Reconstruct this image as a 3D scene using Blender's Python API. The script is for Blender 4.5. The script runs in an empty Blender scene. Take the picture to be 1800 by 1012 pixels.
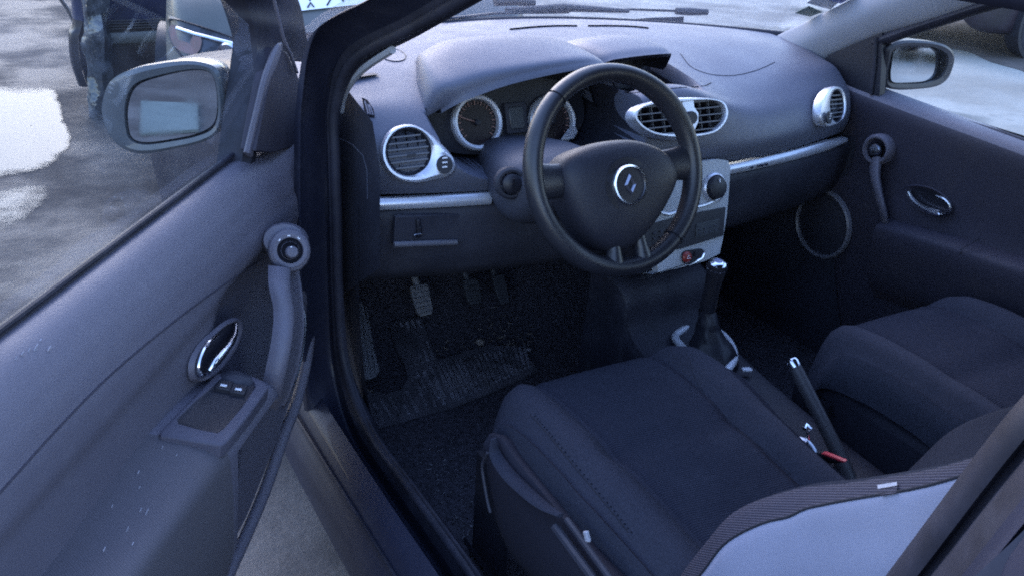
import bpy, bmesh, math, random
from mathutils import Vector as V, Matrix, noise
from mathutils.bvhtree import BVHTree
R = math.radians
random.seed(7)
sc = bpy.context.scene
col = sc.collection

# ------------------------------------------------------------------ camera
CAM = V((-1.305, -1.225, 1.478)); YAW, PIT, ROLL, F = 31.4, 25.8, -3.72, 1631.0
_y, _p, _r = R(YAW), R(PIT), R(ROLL)
FW = V((math.sin(_y)*math.cos(_p), math.cos(_y)*math.cos(_p), -math.sin(_p)))
_rt = V((math.cos(_y), -math.sin(_y), 0)); _up = _rt.cross(FW)
RT = _rt*math.cos(_r) - _up*math.sin(_r); UP = _up*math.cos(_r) + _rt*math.sin(_r)
cd = bpy.data.cameras.new("camera"); cam = bpy.data.objects.new("camera", cd); col.objects.link(cam)
mw = Matrix((RT, UP, -FW)).transposed().to_4x4(); mw.translation = CAM; cam.matrix_world = mw
cd.sensor_width = 36; cd.lens = 36*F/1800.0; cd.clip_start = .02; cd.clip_end = 900
sc.camera = cam

# surveying helpers: where a line of sight meets a known plane of the car
def ray(px, py): return FW + RT*((px-900)/F) - UP*((py-506)/F)
def ON(px, py, n, o):
    d = ray(px, py); n = V(n); o = V(o); return CAM + d*(((o-CAM).dot(n))/d.dot(n))
def UX(px, py, x): return ON(px, py, (1,0,0), (x,0,0))
def UY(px, py, y): return ON(px, py, (0,1,0), (0,y,0))
def UZ(px, py, z): return ON(px, py, (0,0,1), (0,0,z))
# driver door frame: u runs from the hinge to the rear edge, w towards the cabin
DO = V((-.77, .43, 0)); DD = V((-.603, -.7977, 0)); DN = V((.7977, -.603, 0))
def dw(u, w, z): return DO + DD*u + DN*w + V((0,0,z))
def DU(px, py, w): return ON(px, py, DN, DO + DN*w)

# ------------------------------------------------------------------ materials
def mat(name, c, rough=.5, metal=0., spec=.5, bump=None, var=None, dust=None, coat=0., sheen=0., stripes=None, bump2=None):
    m = bpy.data.materials.new(name); m.use_nodes = True
    nt = m.node_tree; N = nt.nodes; L = nt.links
    b = N["Principled BSDF"]
    b.inputs["Base Color"].default_value = (*c, 1); b.inputs["Roughness"].default_value = rough
    b.inputs["Metallic"].default_value = metal; b.inputs["Specular IOR Level"].default_value = spec
    b.inputs["Coat Weight"].default_value = coat; b.inputs["Coat Roughness"].default_value = .08
    b.inputs["Sheen Weight"].default_value = sheen; b.inputs["Sheen Roughness"].default_value = .4
    tc = N.new("ShaderNodeTexCoord"); co = tc.outputs["Object"]
    cur = None
    def noise_tex(scale, detail=4, rough_=.6):
        n = N.new("ShaderNodeTexNoise"); n.inputs["Scale"].default_value = scale
        n.inputs["Detail"].default_value = detail; n.inputs["Roughness"].default_value = rough_
        L.new(co, n.inputs["Vector"]); return n
    def mix(a, bcol, fac, mode='MIX'):
        x = N.new("ShaderNodeMix"); x.data_type = 'RGBA'; x.blend_type = mode
        if a is None: x.inputs["A"].default_value = (*c, 1)
        else: L.new(a, x.inputs["A"])
        if isinstance(bcol, tuple): x.inputs["B"].default_value = (*bcol, 1)
        else: L.new(bcol, x.inputs["B"])
        if isinstance(fac, float): x.inputs["Factor"].default_value = fac
        else: L.new(fac, x.inputs["Factor"])
        return x.outputs["Result"]
    def ramp(src, a, bb, lo=0., hi=1.):
        r = N.new("ShaderNodeMapRange"); r.inputs["From Min"].default_value = a; r.inputs["From Max"].default_value = bb
        r.inputs["To Min"].default_value = lo; r.inputs["To Max"].default_value = hi
        r.interpolation_type = 'SMOOTHSTEP'
        L.new(src, r.inputs["Value"]); return r.outputs["Result"]
    if stripes:                                   # (direction vector, lines per metre, second colour, bump)
        dv, freq, c2, sb = stripes
        dp = N.new("ShaderNodeVectorMath"); dp.operation = 'DOT_PRODUCT'; L.new(co, dp.inputs[0]); dp.inputs[1].default_value = dv
        ml = N.new("ShaderNodeMath"); ml.operation = 'MULTIPLY'; L.new(dp.outputs["Value"], ml.inputs[0]); ml.inputs[1].default_value = freq*6.2832
        si = N.new("ShaderNodeMath"); si.operation = 'SINE'; L.new(ml.outputs[0], si.inputs[0])
        sf = ramp(si.outputs[0], -.6, .7); cur = mix(cur, c2, sf); stripe_h = sf
    if var:                                       # (scale, low, high): uneven colour
        n = noise_tex(var[0], 6); lo, hi = tuple(x*var[1] for x in c), tuple(min(1, x*var[2]) for x in c)
        if stripes: cur = mix(cur, lo, ramp(n.outputs["Fac"], .45, .75, 0, .6))
        else: cur = mix(mix(None, lo, 1.), hi, ramp(n.outputs["Fac"], .3, .7))
    if dust:                                      # (scale, colour, amount): dust and grime
        n = noise_tex(dust[0], 8, .7); cur = mix(cur, dust[1], ramp(n.outputs["Fac"], .48, .78, 0, dust[2]))
        n2 = noise_tex(dust[0]*14, 3, .7); cur = mix(cur, dust[1], ramp(n2.outputs["Fac"], .66, .78, 0, dust[2]))
    if cur is not None: L.new(cur, b.inputs["Base Color"])
    rn = noise_tex(9, 5); L.new(ramp(rn.outputs["Fac"], .3, .7, max(0, rough-.03), min(1, rough+.05)), b.inputs["Roughness"])
    hsrc = None
    if bump:
        bn = noise_tex(bump[0], 2); bp = N.new("ShaderNodeBump"); bp.inputs["Strength"].default_value = bump[1]
        bp.inputs["Distance"].default_value = bump[2]; L.new(bn.outputs["Fac"], bp.inputs["Height"]); hsrc = bp
    if bump2:
        bn = noise_tex(bump2[0], 3); bq = N.new("ShaderNodeBump"); bq.inputs["Strength"].default_value = bump2[1]
        bq.inputs["Distance"].default_value = bump2[2]; L.new(bn.outputs["Fac"], bq.inputs["Height"])
        if hsrc: L.new(hsrc.outputs[0], bq.inputs["Normal"])
        hsrc = bq
    if stripes and stripes[3]:
        bs = N.new("ShaderNodeBump"); bs.inputs["Strength"].default_value = stripes[3]; bs.inputs["Distance"].default_value = .001
        L.new(stripe_h, bs.inputs["Height"])
        if hsrc: L.new(hsrc.outputs[0], bs.inputs["Normal"])
        hsrc = bs
    if hsrc: L.new(hsrc.outputs[0], b.inputs["Normal"])
    return m

DUST = (.16, .16, .18)
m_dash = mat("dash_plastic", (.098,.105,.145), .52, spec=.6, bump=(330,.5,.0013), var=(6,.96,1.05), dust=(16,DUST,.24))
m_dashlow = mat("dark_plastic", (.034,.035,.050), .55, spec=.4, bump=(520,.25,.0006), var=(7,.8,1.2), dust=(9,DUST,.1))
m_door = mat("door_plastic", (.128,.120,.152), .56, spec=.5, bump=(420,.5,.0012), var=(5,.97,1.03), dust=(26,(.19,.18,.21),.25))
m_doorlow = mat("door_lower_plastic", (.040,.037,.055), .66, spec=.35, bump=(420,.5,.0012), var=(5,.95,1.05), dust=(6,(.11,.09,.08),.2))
m_doorfab = mat("door_fabric", (.100,.093,.106), .85, spec=.2, stripes=((.75,.25,.55),420,(.122,.113,.128),.35), bump=(500,.4,.001), dust=(7,(.13,.115,.115),.25))
m_seat = mat("seat_fabric", (.036,.039,.057), .98, spec=.08, stripes=((.12,1,.1),230,(.020,.022,.034),.7), bump=(900,.4,.0008), bump2=(11,.35,.012), dust=(6,(.07,.075,.10),.25))
m_seatp = mat("seat_plain_fabric", (.037,.040,.057), .98, spec=.08, bump=(650,.7,.0014), bump2=(11,.35,.012), var=(420,.8,1.2), dust=(6,(.07,.075,.10),.22))
m_rib = mat("ribbed_fabric", (.034,.032,.048), .9, spec=.2, stripes=((.35,.55,.8),330,(.078,.074,.10),.8))
m_grey = mat("light_grey_cloth", (.265,.275,.365), .9, spec=.2, bump=(900,.35,.0008), var=(5,.92,1.06), dust=(5,(.25,.25,.32),.25))
m_silver = mat("silver_trim", (.66,.67,.74), .32, metal=.55, var=(12,.93,1.05), dust=(12,(.4,.4,.42),.15))
m_shroud = mat("shroud_plastic", (.050,.053,.074), .6, spec=.4, bump=(520,.35,.0008), var=(6,.95,1.05), dust=(16,DUST,.15))
m_hub = mat("hub_vinyl", (.021,.022,.034), .5, spec=.4, bump=(420,.5,.001), var=(6,.9,1.1), dust=(22,(.08,.08,.09),.15))
m_whitetrim = mat("bright_trim", (.66,.67,.72), .35, metal=.15, var=(12,.93,1.05))
m_seam = mat("seam_dark", (.012,.013,.022), .9)  # dark tone for seams, piping, trim gaps and strokes
m_fascia = mat("fascia_silver", (.43,.45,.49), .5, metal=0., spec=.5, var=(10,.92,1.06), dust=(12,(.3,.3,.31),.2))
m_chrome = mat("chrome", (.82,.83,.88), .14, metal=1.)
m_dchrome = mat("dark_chrome", (.30,.31,.36), .25, metal=1.)
m_leather = mat("wheel_leather", (.020,.021,.029), .36, spec=.6, bump=(700,.3,.0007), var=(14,.8,1.25), dust=(10,(.08,.08,.09),.1))
m_rubber = mat("rubber", (.022,.022,.034), .6, spec=.35, var=(14,.7,1.35), dust=(11,(.08,.08,.10),.25))
m_black = mat("black_plastic", (.018,.018,.026), .45, spec=.45, var=(14,.8,1.2))
m_void = mat("dark_cavity", (.010,.010,.015), .8, spec=.1)
m_paint = mat("navy_paint", (.021,.023,.043), .58, spec=.3, coat=.1, var=(5,.9,1.1), dust=(19,(.11,.11,.14),.2))
m_mirhouse = mat("mirror_shell", (.10,.11,.13), .35, spec=.5, coat=.4, dust=(14,(.25,.25,.27),.25))
m_trim = mat("pillar_trim", (.34,.35,.39), .7, spec=.3, bump=(800,.2,.0006), var=(6,.9,1.05), dust=(8,(.3,.3,.31),.2))
m_carpet = mat("carpet", (.056,.053,.066), .97, spec=.1, bump=(500,.7,.002), var=(110,.65,1.45), dust=(24,(.06,.055,.055),.35))
m_mat = mat("mat_rubber", (.088,.085,.102), .7, spec=.3, var=(12,.7,1.3), dust=(11,(.19,.17,.17),.45))
m_red = mat("red_plastic", (.55,.05,.07), .4, var=(20,.9,1.1))
m_hazard = mat("hazard_red", (.28,.035,.03), .35, var=(20,.9,1.1))
m_matrib = mat("mat_ribs", (.155,.15,.175), .75, spec=.3, var=(30,.4,1.4), dust=(18,(.25,.23,.22),.4))
m_valance = mat("valance_plastic", (.022,.022,.034), .7, spec=.25, bump=(420,.4,.001))
m_frame = mat("switch_frame", (.085,.080,.108), .6, spec=.4, bump=(420,.5,.0012), dust=(26,(.19,.18,.21),.2))
m_speck = mat("dried_splash", (.34,.33,.38), .8, var=(30,.7,1.2))
m_tag = mat("tag_cloth", (.38,.38,.43), .8, var=(90,.85,1.1))
m_slat = mat("vent_slat", (.13,.135,.16), .45, dust=(30,(.3,.3,.32),.3))
m_white = mat("white_print", (.8,.8,.85), .5, var=(20,.95,1.03))
m_marks = mat("gauge_marks", (.26,.15,.13), .6, var=(20,.9,1.1))
m_gface = mat("gauge_face", (.016,.010,.012), .4, var=(20,.8,1.2))
m_lcd = mat("lcd_grey", (.035,.04,.05), .3, var=(15,.9,1.1))
m_litter = mat("dry_litter", (.20,.17,.15), .9, var=(40,.4,1.6))
m_grit = mat("pale_grit", (.17,.165,.18), .8, var=(60,.3,1.6))
m_brown = mat("brown_leaf", (.07,.028,.018), .9, var=(40,.6,1.5))

def glass(name, tint, refl, rough=.02):
    m = bpy.data.materials.new(name); m.use_nodes = True; nt = m.node_tree; N = nt.nodes; L = nt.links
    N.remove(N["Principled BSDF"]); out = N["Material Output"]
    t = N.new("ShaderNodeBsdfTransparent"); t.inputs[0].default_value = (*tint, 1)
    g = N.new("ShaderNodeBsdfGlossy"); g.inputs["Roughness"].default_value = rough
    d = N.new("ShaderNodeBsdfDiffuse"); d.inputs[0].default_value = (.5,.52,.55,1)
    fr = N.new("ShaderNodeFresnel"); fr.inputs[0].default_value = 1.45
    ml = N.new("ShaderNodeMath"); ml.operation = 'MULTIPLY'; ml.inputs[1].default_value = refl; L.new(fr.outputs[0], ml.inputs[0])
    mx = N.new("ShaderNodeMixShader"); L.new(ml.outputs[0], mx.inputs[0]); L.new(t.outputs[0], mx.inputs[1]); L.new(g.outputs[0], mx.inputs[2])
    n = N.new("ShaderNodeTexNoise"); n.inputs["Scale"].default_value = 9; n.inputs["Detail"].default_value = 7
    tc = N.new("ShaderNodeTexCoord"); L.new(tc.outputs["Object"], n.inputs["Vector"])
    mr = N.new("ShaderNodeMapRange"); mr.inputs["From Min"].default_value = .4; mr.inputs["From Max"].default_value = .8
    mr.inputs["To Max"].default_value = .07; mr.inputs["To Min"].default_value = .01; L.new(n.outputs["Fac"], mr.inputs["Value"])
    m2 = N.new("ShaderNodeMixShader"); L.new(mr.outputs[0], m2.inputs[0]); L.new(mx.outputs[0], m2.inputs[1]); L.new(d.outputs[0], m2.inputs[2])
    L.new(m2.outputs[0], out.inputs[0]); return m
m_glass = glass("window_glass", (.88,.93,.94), .22)
m_screen = glass("screen_glass", (.95,.97,.98), .3)
m_lens = glass("clear_lens", (.8,.82,.85), 1.6)
m_mirror = mat("mirror_silver", (.70,.74,.78), .03, metal=1.)

# ------------------------------------------------------------------ mesh tools
def cr(pts, n, closed=False):
    """smooth curve through points, n samples"""
    pts = [V(p) for p in pts]; k = len(pts)
    if k == 1: return [pts[0].copy() for _ in range(n)]
    if k == 2 and not closed: return [pts[0].lerp(pts[1], i/(n-1)) for i in range(n)]
    segs = k if closed else k-1; res = []
    for i in range(n):
        t = i*segs/(n if closed else n-1); j = min(int(t), segs-1); f = t-j
        if closed: a, b, c, d = pts[(j-1) % k], pts[j % k], pts[(j+1) % k], pts[(j+2) % k]
        else:
            b, c = pts[j], pts[j+1]; a = pts[j-1] if j > 0 else b*2-c; d = pts[j+2] if j+2 < k else c*2-b
        res.append(.5*((2*b)+(c-a)*f+(2*a-5*b+4*c-d)*f*f+(3*b-a-3*c+d)*f*f*f))
    return res
def sstep(a, b, x):
    t = max(0., min(1., (x-a)/(b-a))); return t*t*(3-2*t)
def basis(ax):
    ax = V(ax).normalized(); t = V((0,0,1)) if abs(ax.z) < .9 else V((1,0,0))
    a = ax.cross(t).normalized(); return a, ax.cross(a), ax

class MB:
    def __init__(s): s.v = []; s.f = []; s.mi = []; s.m = 0
    def add(s, vs, fs):
        o = len(s.v); s.v += [V(p) for p in vs]
        for f in fs: s.f.append(tuple(i+o for i in f)); s.mi.append(s.m)
        return s
    def grid(s, rows, cu=False, cv=False, matf=None):
        nr, nc = len(rows), len(rows[0]); o = len(s.v)
        for r in rows: s.v += [V(p) for p in r]
        for i in range(nr if cv else nr-1):
            for j in range(nc if cu else nc-1):
                a, b = i*nc+j, i*nc+(j+1) % nc; c, d = ((i+1) % nr)*nc+(j+1) % nc, ((i+1) % nr)*nc+j
                s.f.append((a+o, b+o, c+o, d+o)); s.mi.append(matf(i, j) if matf else s.m)
        return s
    def loft(s, rows, nu, nv, cu=False, matf=None):
        R1 = [cr(r, nu, cu) for r in rows]; cols = [cr([r[j] for r in R1], nv) for j in range(nu)]
        return s.grid([[cols[j][i] for j in range(nu)] for i in range(nv)], cu, False, matf)
    def tube(s, path, rad, n=10, closed=False, sx=1., flat=None):
        path = [V(p) for p in path]; k = len(path)
        if not isinstance(rad, (list, tuple)): rad = [rad]*k
        rows = []; prev = None
        for i, p in enumerate(path):
            t = (path[(i+1) % k]-path[i-1]) if closed or 0 < i < k-1 else (path[1]-path[0] if i == 0 else path[-1]-path[-2])
            t.normalize()
            if prev is None:
                a = (V(flat)-t*t.dot(V(flat))).normalized() if flat else basis(t)[0]
            else: a = (prev-t*t.dot(prev)).normalized()
            if flat: a = (V(flat)-t*t.dot(V(flat))).normalized()
            prev = a; b = t.cross(a)
            rows.append([p+(a*math.cos(q)*sx+b*math.sin(q))*rad[i] for q in [6.2832*j/n for j in range(n)]])
        s.grid(rows, True, closed)
        if not closed:
            o = len(s.v); s.v += [p.copy() for r in (rows[0], rows[-1]) for p in r]
            s.f += [tuple(o+j for j in range(n))[::-1], tuple(o+n+j for j in range(n))]; s.mi += [s.m, s.m]
        return s
    def prism(s, pts, vec):
        n = len(pts); vec = V(vec); pts = [V(p) for p in pts]
        return s.add(pts+[p+vec for p in pts], [tuple(range(n))[::-1], tuple(range(n, 2*n))]+[(i, (i+1) % n, n+(i+1) % n, n+i) for i in range(n)])
    def box(s, c, sz, X=(1,0,0), Y=(0,1,0), Z=(0,0,1)):
        c = V(c); X, Y, Z = V(X)*sz[0]/2, V(Y)*sz[1]/2, V(Z)*sz[2]/2
        vs = [c+X*i+Y*j+Z*k for k in (-1,1) for j in (-1,1) for i in (-1,1)]
        return s.add(vs, [(0,2,3,1),(4,5,7,6),(0,1,5,4),(2,6,7,3),(0,4,6,2),(1,3,7,5)])
    def lathe(s, prof, o, ax, n=32, ref=None, sx=1., sy=1.):
        a, b, ax = basis(ax)
        if ref: a = (V(ref)-ax*ax.dot(V(ref))).normalized(); b = ax.cross(a)
        o = V(o)
        rows = [[o+ax*h+a*r*sx*math.cos(6.2832*j/n)+b*r*sy*math.sin(6.2832*j/n) for j in range(n)] for r, h in prof]
        return s.grid(rows, True)
    def build(s, name, mats, parent=None, label=None, bevel=None, sub=None, solid=None, sharp=38, flipfix=True):
        me = bpy.data.meshes.new(name); me.from_pydata([tuple(p) for p in s.v], [], s.f)
        for m in (mats if isinstance(mats, (list, tuple)) else [mats]): me.materials.append(m)
        me.polygons.foreach_set("material_index", s.mi)
        bm = bmesh.new(); bm.from_mesh(me); bmesh.ops.remove_doubles(bm, verts=bm.verts, dist=1e-5)
        bmesh.ops.recalc_face_normals(bm, faces=bm.faces); bm.to_mesh(me); bm.free()
        me.shade_smooth(); me.set_sharp_from_angle(angle=R(sharp))
        o = bpy.data.objects.new(name, me); col.objects.link(o)
        if parent:
            o.parent = parent; off = V((0,0,0)); q = parent
            while q: off += q.location; q = q.parent
            if off.length > 0: me.transform(Matrix.Translation(-off))
        if solid: md = o.modifiers.new("t", 'SOLIDIFY'); md.thickness = solid; md.offset = -1
        if bevel:
            md = o.modifiers.new("b", 'BEVEL'); md.width = bevel; md.segments = 2; md.limit_method = 'ANGLE'; md.angle_limit = R(35)
            md.harden_normals = False
        if sub: md = o.modifiers.new("s", 'SUBSURF'); md.levels = sub; md.render_levels = sub
        if label: o["label"] = label
        return o
    def bvh(s): return BVHTree.FromPolygons(s.v, s.f)
def cast(px, py, tree, off=0.):
    d = ray(px, py).normalized(); h = tree.ray_cast(CAM, d)
    if h[0] is None: return None
    n = h[1] if h[1].dot(d) < 0 else -h[1]
    return h[0]+n*off
def draped(pixels, tree, n, off=.0005, closed=False):
    pts = cr([V((x, y, 0)) for x, y in pixels], n, closed); r = [cast(p.x, p.y, tree, off) for p in pts]
    return [p for p in r if p]
def thing(name, label, cat, loc=(0,0,0), rz=0., group=None):
    o = bpy.data.objects.new(name, None); col.objects.link(o); o.location = loc; o.rotation_euler = (0,0,rz)
    o["label"] = label; o["category"] = cat; o.empty_display_size = .1
    if group: o["group"] = group
    return o
def tag(o, label, cat, group=None, kind=None):
    if label: o["label"] = label
    if cat: o["category"] = cat
    if group: o["group"] = group
    if kind: o["kind"] = kind
    return o
def bez(mb, outer, inner, nrm, hgt, depth, n=48, lipw=.25):
    """raised ring between two closed outlines, with an inner wall going down"""
    o = cr(outer, n, True); i = cr(inner, n, True); nrm = V(nrm)
    mb.grid([[p-nrm*.006 for p in o], o, [a.lerp(b, .3)+nrm*hgt for a, b in zip(o, i)], [a.lerp(b, .75)+nrm*hgt for a, b in zip(o, i)], [p+nrm*hgt*.3 for p in i], [p-nrm*depth for p in i]], True)

# ================================================================== THE CAR
car = thing("car", "dark hatchback with open driver door, seen from outside into its dusty front cabin", "car")

# ------------------------------------------------------------------ dashboard
def dash_yf(x): return 1.09-.66*x*x
def dash_yr(x): return .262+.27*x*x
PT = [0,.2,.45,.65,.8,.9,.965,1.,.997,.975]
PZ_S = [1.02,1.036,1.036,1.016,.988,.960,.932,.890,.858,.832]
PZ_C = [1.02,1.036,1.038,1.034,1.028,1.020,1.006,.915,.868,.845]
def dash_base(x):
    c = math.exp(-(x/.17)**2); e = (abs(x)/.7)**3
    pts = []
    for t, zs, zc in zip(PT, PZ_S, PZ_C):
        y = dash_yf(x)+(dash_yr(x)-dash_yf(x))*t
        z = zs*(1-c)+zc*c - .032*e*math.sin(min(1, t*1.25)*math.pi)**.8*(1 if t < .8 else .5)
        pts.append(V((x, y, z)))
    return pts
def in_cluster(p):
    return ((abs(p.x+.305)/(.215-.55*max(0, p.y-.42)))**2.8 + (abs(p.z-.972)/.118)**2.8)
def dash_disp(p, s):
    q = p.copy(); q.x *= 1+.055*sstep(.46,.66,q.y)
    if s > .28 and p.z < 1.06:
        e = in_cluster(p)
        if e < 1.1: q.y += (max(q.y, .53)-q.y)*sstep(1.1, .9, e)
    if abs(p.x-.01) < .13 and .30 < p.y < .62 and p.z > .97:
        q.z -= .075*sstep(.325, .46, p.y)*sstep(.13, .105, abs(p.x-.01))
    return q
NX, NS = 230, 110
xs = [-.672+1.348*i/(NX-1) for i in range(NX)]
dcols = []
for x in xs:
    pr = cr(dash_base(x), NS); dcols.append([dash_disp(p, j/(NS-1)) for j, p in enumerate(pr)])
rows = [[dcols[i][j] for i in range(NX)] for j in range(NS)]
base_cols = [cr(dash_base(x), NS) for x in xs]
def dmat(j, i):
    p = base_cols[i][j]
    if j/NS > .28 and p.z < 1.06 and p.y < .6 and in_cluster(p) < 1.0: return 1
    if p.z > .97 and abs(p.x-.01) < .115 and .40 < p.y < .62: return 1
    return 0
mb = MB(); mb.grid(rows, matf=dmat)
dash_tree = mb.bvh()
# end caps
for ci in (0, NX-1):
    ends = [rows[j][ci] for j in range(NS)]
    sgn = -1 if ci == 0 else 1; low = [V((p.x+sgn*.012, p.y+.03, p.z-.012)) for p in ends]
    mb.m = 0; mb.grid([ends, [V((p.x+sgn*.008, p.y+.008, p.z-.003)) for p in ends], low, [V((p.x+sgn*.016, max(p.y, .62), .80)) for p in ends]])
dash = mb.build("dashboard", [m_dash, m_black], car, label="dusty charcoal dashboard")

# hood over the instruments
mb = MB()
lip = [(775,192,.425),(800,178,.405),(830,165,.392),(900,141,.378),(1000,119,.368),(1055,116,.372),(1084,135,.39),(1093,185,.42)]
lip = [UY(*p) for p in lip]
X1 = [-.530,-.505,-.465,-.385,-.24,-.155,-.112,-.085]
r1 = [V(a) for a in zip(X1,[.445,.43,.42,.41,.40,.41,.425,.44],[.955,1.020,1.043,1.064,1.078,1.075,1.052,.985])]
X2 = [-.512,-.492,-.455,-.385,-.24,-.145,-.095,-.06]
r2 = [V(a) for a in zip(X2,[.50,.53,.55,.56,.56,.55,.53,.50],[.945,1.035,1.066,1.086,1.090,1.078,1.045,.975])]
r3 = [V(a) for a in zip([-.470,-.455,-.42,-.36,-.24,-.14,-.08,-.06],[.58,.63,.67,.71,.73,.70,.64,.56],[.950,1.025,1.037,1.040,1.038,1.036,1.03,.98])]
r4 = [p+V((0,.03,-.05)) for p in r3]
mb.loft([lip, r1, r2, r3, r4], 60, 36)
under = [p+V((0,.012,-.012)) for p in lip]; under2 = [p+V((0,.10,-.02)) for p in lip]
mb.m = 1; mb.loft([under, under2], 60, 6)
mb.m = 0; mb.grid([cr(lip, 60), cr([p+V((0,-.004,-.007)) for p in lip], 60), cr(under, 60)])
hood_tree = mb.bvh()
mb.build("instrument_hood", [m_dash, m_black], dash)

# hood over the middle display
mb = MB()
xs_ = [-.098,-.075,-.03,.03,.08,.105,.112]
lipc = [V(a) for a in zip(xs_, [.47,.445,.435,.433,.437,.45,.47], [1.022,1.048,1.056,1.059,1.058,1.052,1.02])]
c1 = [V(a) for a in zip([x*1.02 for x in xs_], [.50,.48,.475,.475,.475,.485,.50], [1.03,1.058,1.068,1.071,1.069,1.06,1.03])]
c2 = [V(a) for a in zip([x*1.05 for x in xs_], [.55,.56,.57,.575,.57,.56,.55], [1.03,1.06,1.072,1.075,1.072,1.06,1.03])]
c3 = [V(a) for a in zip([x*1.02 for x in xs_], [.60,.65,.69,.70,.69,.65,.60], [1.02,1.034,1.038,1.038,1.038,1.034,1.02])]
mb.loft([lipc, c1, c2, c3, [p-V((0,-.02,.03)) for p in c3]], 40, 24)
mb.m = 1; mb.grid([cr(lipc, 40), cr([p+V((0,.01,-.01)) for p in lipc], 40), cr([p+V((0,.12,-.02)) for p in lipc], 40)])
mb.m = 1; mb.grid([cr([V((x, .565, 1.05)) for x in (-.11,.13)], 4), cr([V((x, .53, .93)) for x in (-.11,.13)], 4)])
mb.build("display_hood", [m_dash, m_black], dash)
# grooves, slits and speaker outline draped over the dashboard
for nm, px, rad, n, m_ in [
    ("airbag_seam", [(1196,95),(1215,118),(1248,131),(1290,133),(1330,124),(1362,110)], .0012, 40, m_void),
    ("panel_seam", [(1098,162),(1112,164),(1135,161),(1180,156),(1235,152),(1250,146)], .0014, 30, m_void)]:
    pts = draped(px, dash_tree, n, -.0002)
    if len(pts) > 3: MB().tube(pts, rad, 6).build(nm, m_, dash)
for px in ([(897,53),(940,49),(980,47),(1014,47)], [(1034,47),(1075,47),(1110,48),(1140,51)]):
    pts = draped(px, dash_tree, 16, .0005)
    if len(pts) > 3: MB().tube(pts, .0035, 8, flat=(0,1,0)).build("demister_slit", m_void, dash)
pts = draped([(665,92),(678,86),(698,88),(712,97),(710,106),(694,109),(676,104)], dash_tree, 40, .0005, True)
if len(pts) > 30:
    mb = MB(); mb.tube(pts, .0018, 6, True); mb.m = 1
    mb.add([p+V((0,0,.0006)) for p in pts], [tuple(range(len(pts)))]); mb.build("tweeter_cover", [m_dashlow, m_dash], dash)
# slit vent for the side window
sv = [cast(x, y, dash_tree, .002) for x, y in [(636,173),(646,178),(656,193),(659,208),(649,207),(640,195)]]
if all(sv):
    mb = MB(); mb.add(sv, [tuple(range(6))]); mb.m = 1
    for k in range(3):
        a, b_ = cast(641+5*k, 181+5*k, dash_tree, .003), cast(647+4*k, 203+1*k, dash_tree, .003)
        if a and b_: mb.tube([a, b_], .0018, 6)
    mb.build("side_demister", [m_void, m_dash], dash)

# ------------------------------------------------------------------ air vents
def grille(mb, cpx, plane, rx_, ry_, bars, nrm, off):
    n, o = plane
    return None
def vent(name, outer_px, circ, nrm, org, bars, wheel_px=None, up=.009):
    nrm = V(nrm).normalized(); org = V(org)
    out = [ON(x, y, nrm, org) for x, y in outer_px]
    cx, cy, rx, ry = circ
    inn = [ON(cx+rx*math.cos(a), cy+ry*math.sin(a), nrm, org) for a in [6.2832*k/24 for k in range(24)]]
    # order both outlines by angle about the hole so that they pair up
    c0 = ON(cx, cy, nrm, org); X_ = V((1,0,0)); X_ = (X_-nrm*X_.dot(nrm)).normalized(); Y_ = nrm.cross(X_)
    def ang(p): d = p-c0; return math.atan2(d.dot(Y_), d.dot(X_))
    o2 = cr(out, 240, True); i2 = cr(inn, 240, True)
    def at(lst, a): return min(lst, key=lambda p: abs((ang(p)-a+math.pi) % (2*math.pi)-math.pi))
    angs = [6.2832*k/64-math.pi for k in range(64)]
    O = [at(o2, a) for a in angs]; I = [at(i2, a) for a in angs]
    mb = MB()
    mb.grid([[p-nrm*.02 for p in O], [p.lerp(c0,-.03)-nrm*.004 for p in O], [p+nrm*.003 for p in O], [a.lerp(b, .25)+nrm*up for a, b in zip(O, I)], [a.lerp(b, .7)+nrm*up for a, b in zip(O, I)], [p+nrm*up*.45 for p in I], [p-nrm*.004 for p in I]], True)
    mb.m = 1
    mb.grid([[p-nrm*.002 for p in I], [p.lerp(c0,.06)+nrm*.002 for p in I], [p.lerp(c0,.1)-nrm*.002 for p in I], [p.lerp(c0,.12)-nrm*.03 for p in I]], True)
    mb.m = 2; mb.add([p.lerp(c0,.11)-nrm*.028 for p in I], [tuple(range(64))])
    mb.m = 1
    ey = max((p-c0).dot(Y_) for p in I); ex = max((p-c0).dot(X_) for p in I)
    for k in range(bars):
        h = -1+2*(k+1)/(bars+1); w = math.sqrt(max(0, 1-h*h))*.9
        mb.m = 5; mb.box(c0+Y_*(h*ey*.92)-nrm*.004, (2*w*ex, .0032 if ex > .03 else .0026, .010), X_, Y_, nrm); mb.m = 2
    for h in (-.42, .05, .5):
        w = math.sqrt(1-h*h)*.86; mb.box(c0+X_*(h*ex)-nrm*.018, (.002, 2*w*ey, .010), X_, Y_, nrm)
    mb.m = 3; mb.box(c0+X_*.12*ex-Y_*.16*ey-nrm*.002, (.016*ex/.04,.005,.008), X_, Y_, nrm)
    if wheel_px:
        wx, wy, wr, wry = wheel_px; wc = ON(wx, wy, nrm, org)
        W_ = [ON(wx+wr*math.cos(a), wy+wry*math.sin(a), nrm, org)+nrm*.0105 for a in [6.2832*k/24 for k in range(24)]]
        mb.m = 3; mb.prism(W_, nrm*.003); mb.m = 4
        for k in range(4):
            q = -0.75+k*.5; mb.box(wc+nrm*.0145+V((0,0,-q*.016*wry/14)), (.010*wr/14,.003,.003), X_, Y_, nrm)
    return mb.build(name, [m_silver, m_dashlow, m_void, m_black, m_white, m_slat], dash)
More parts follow.
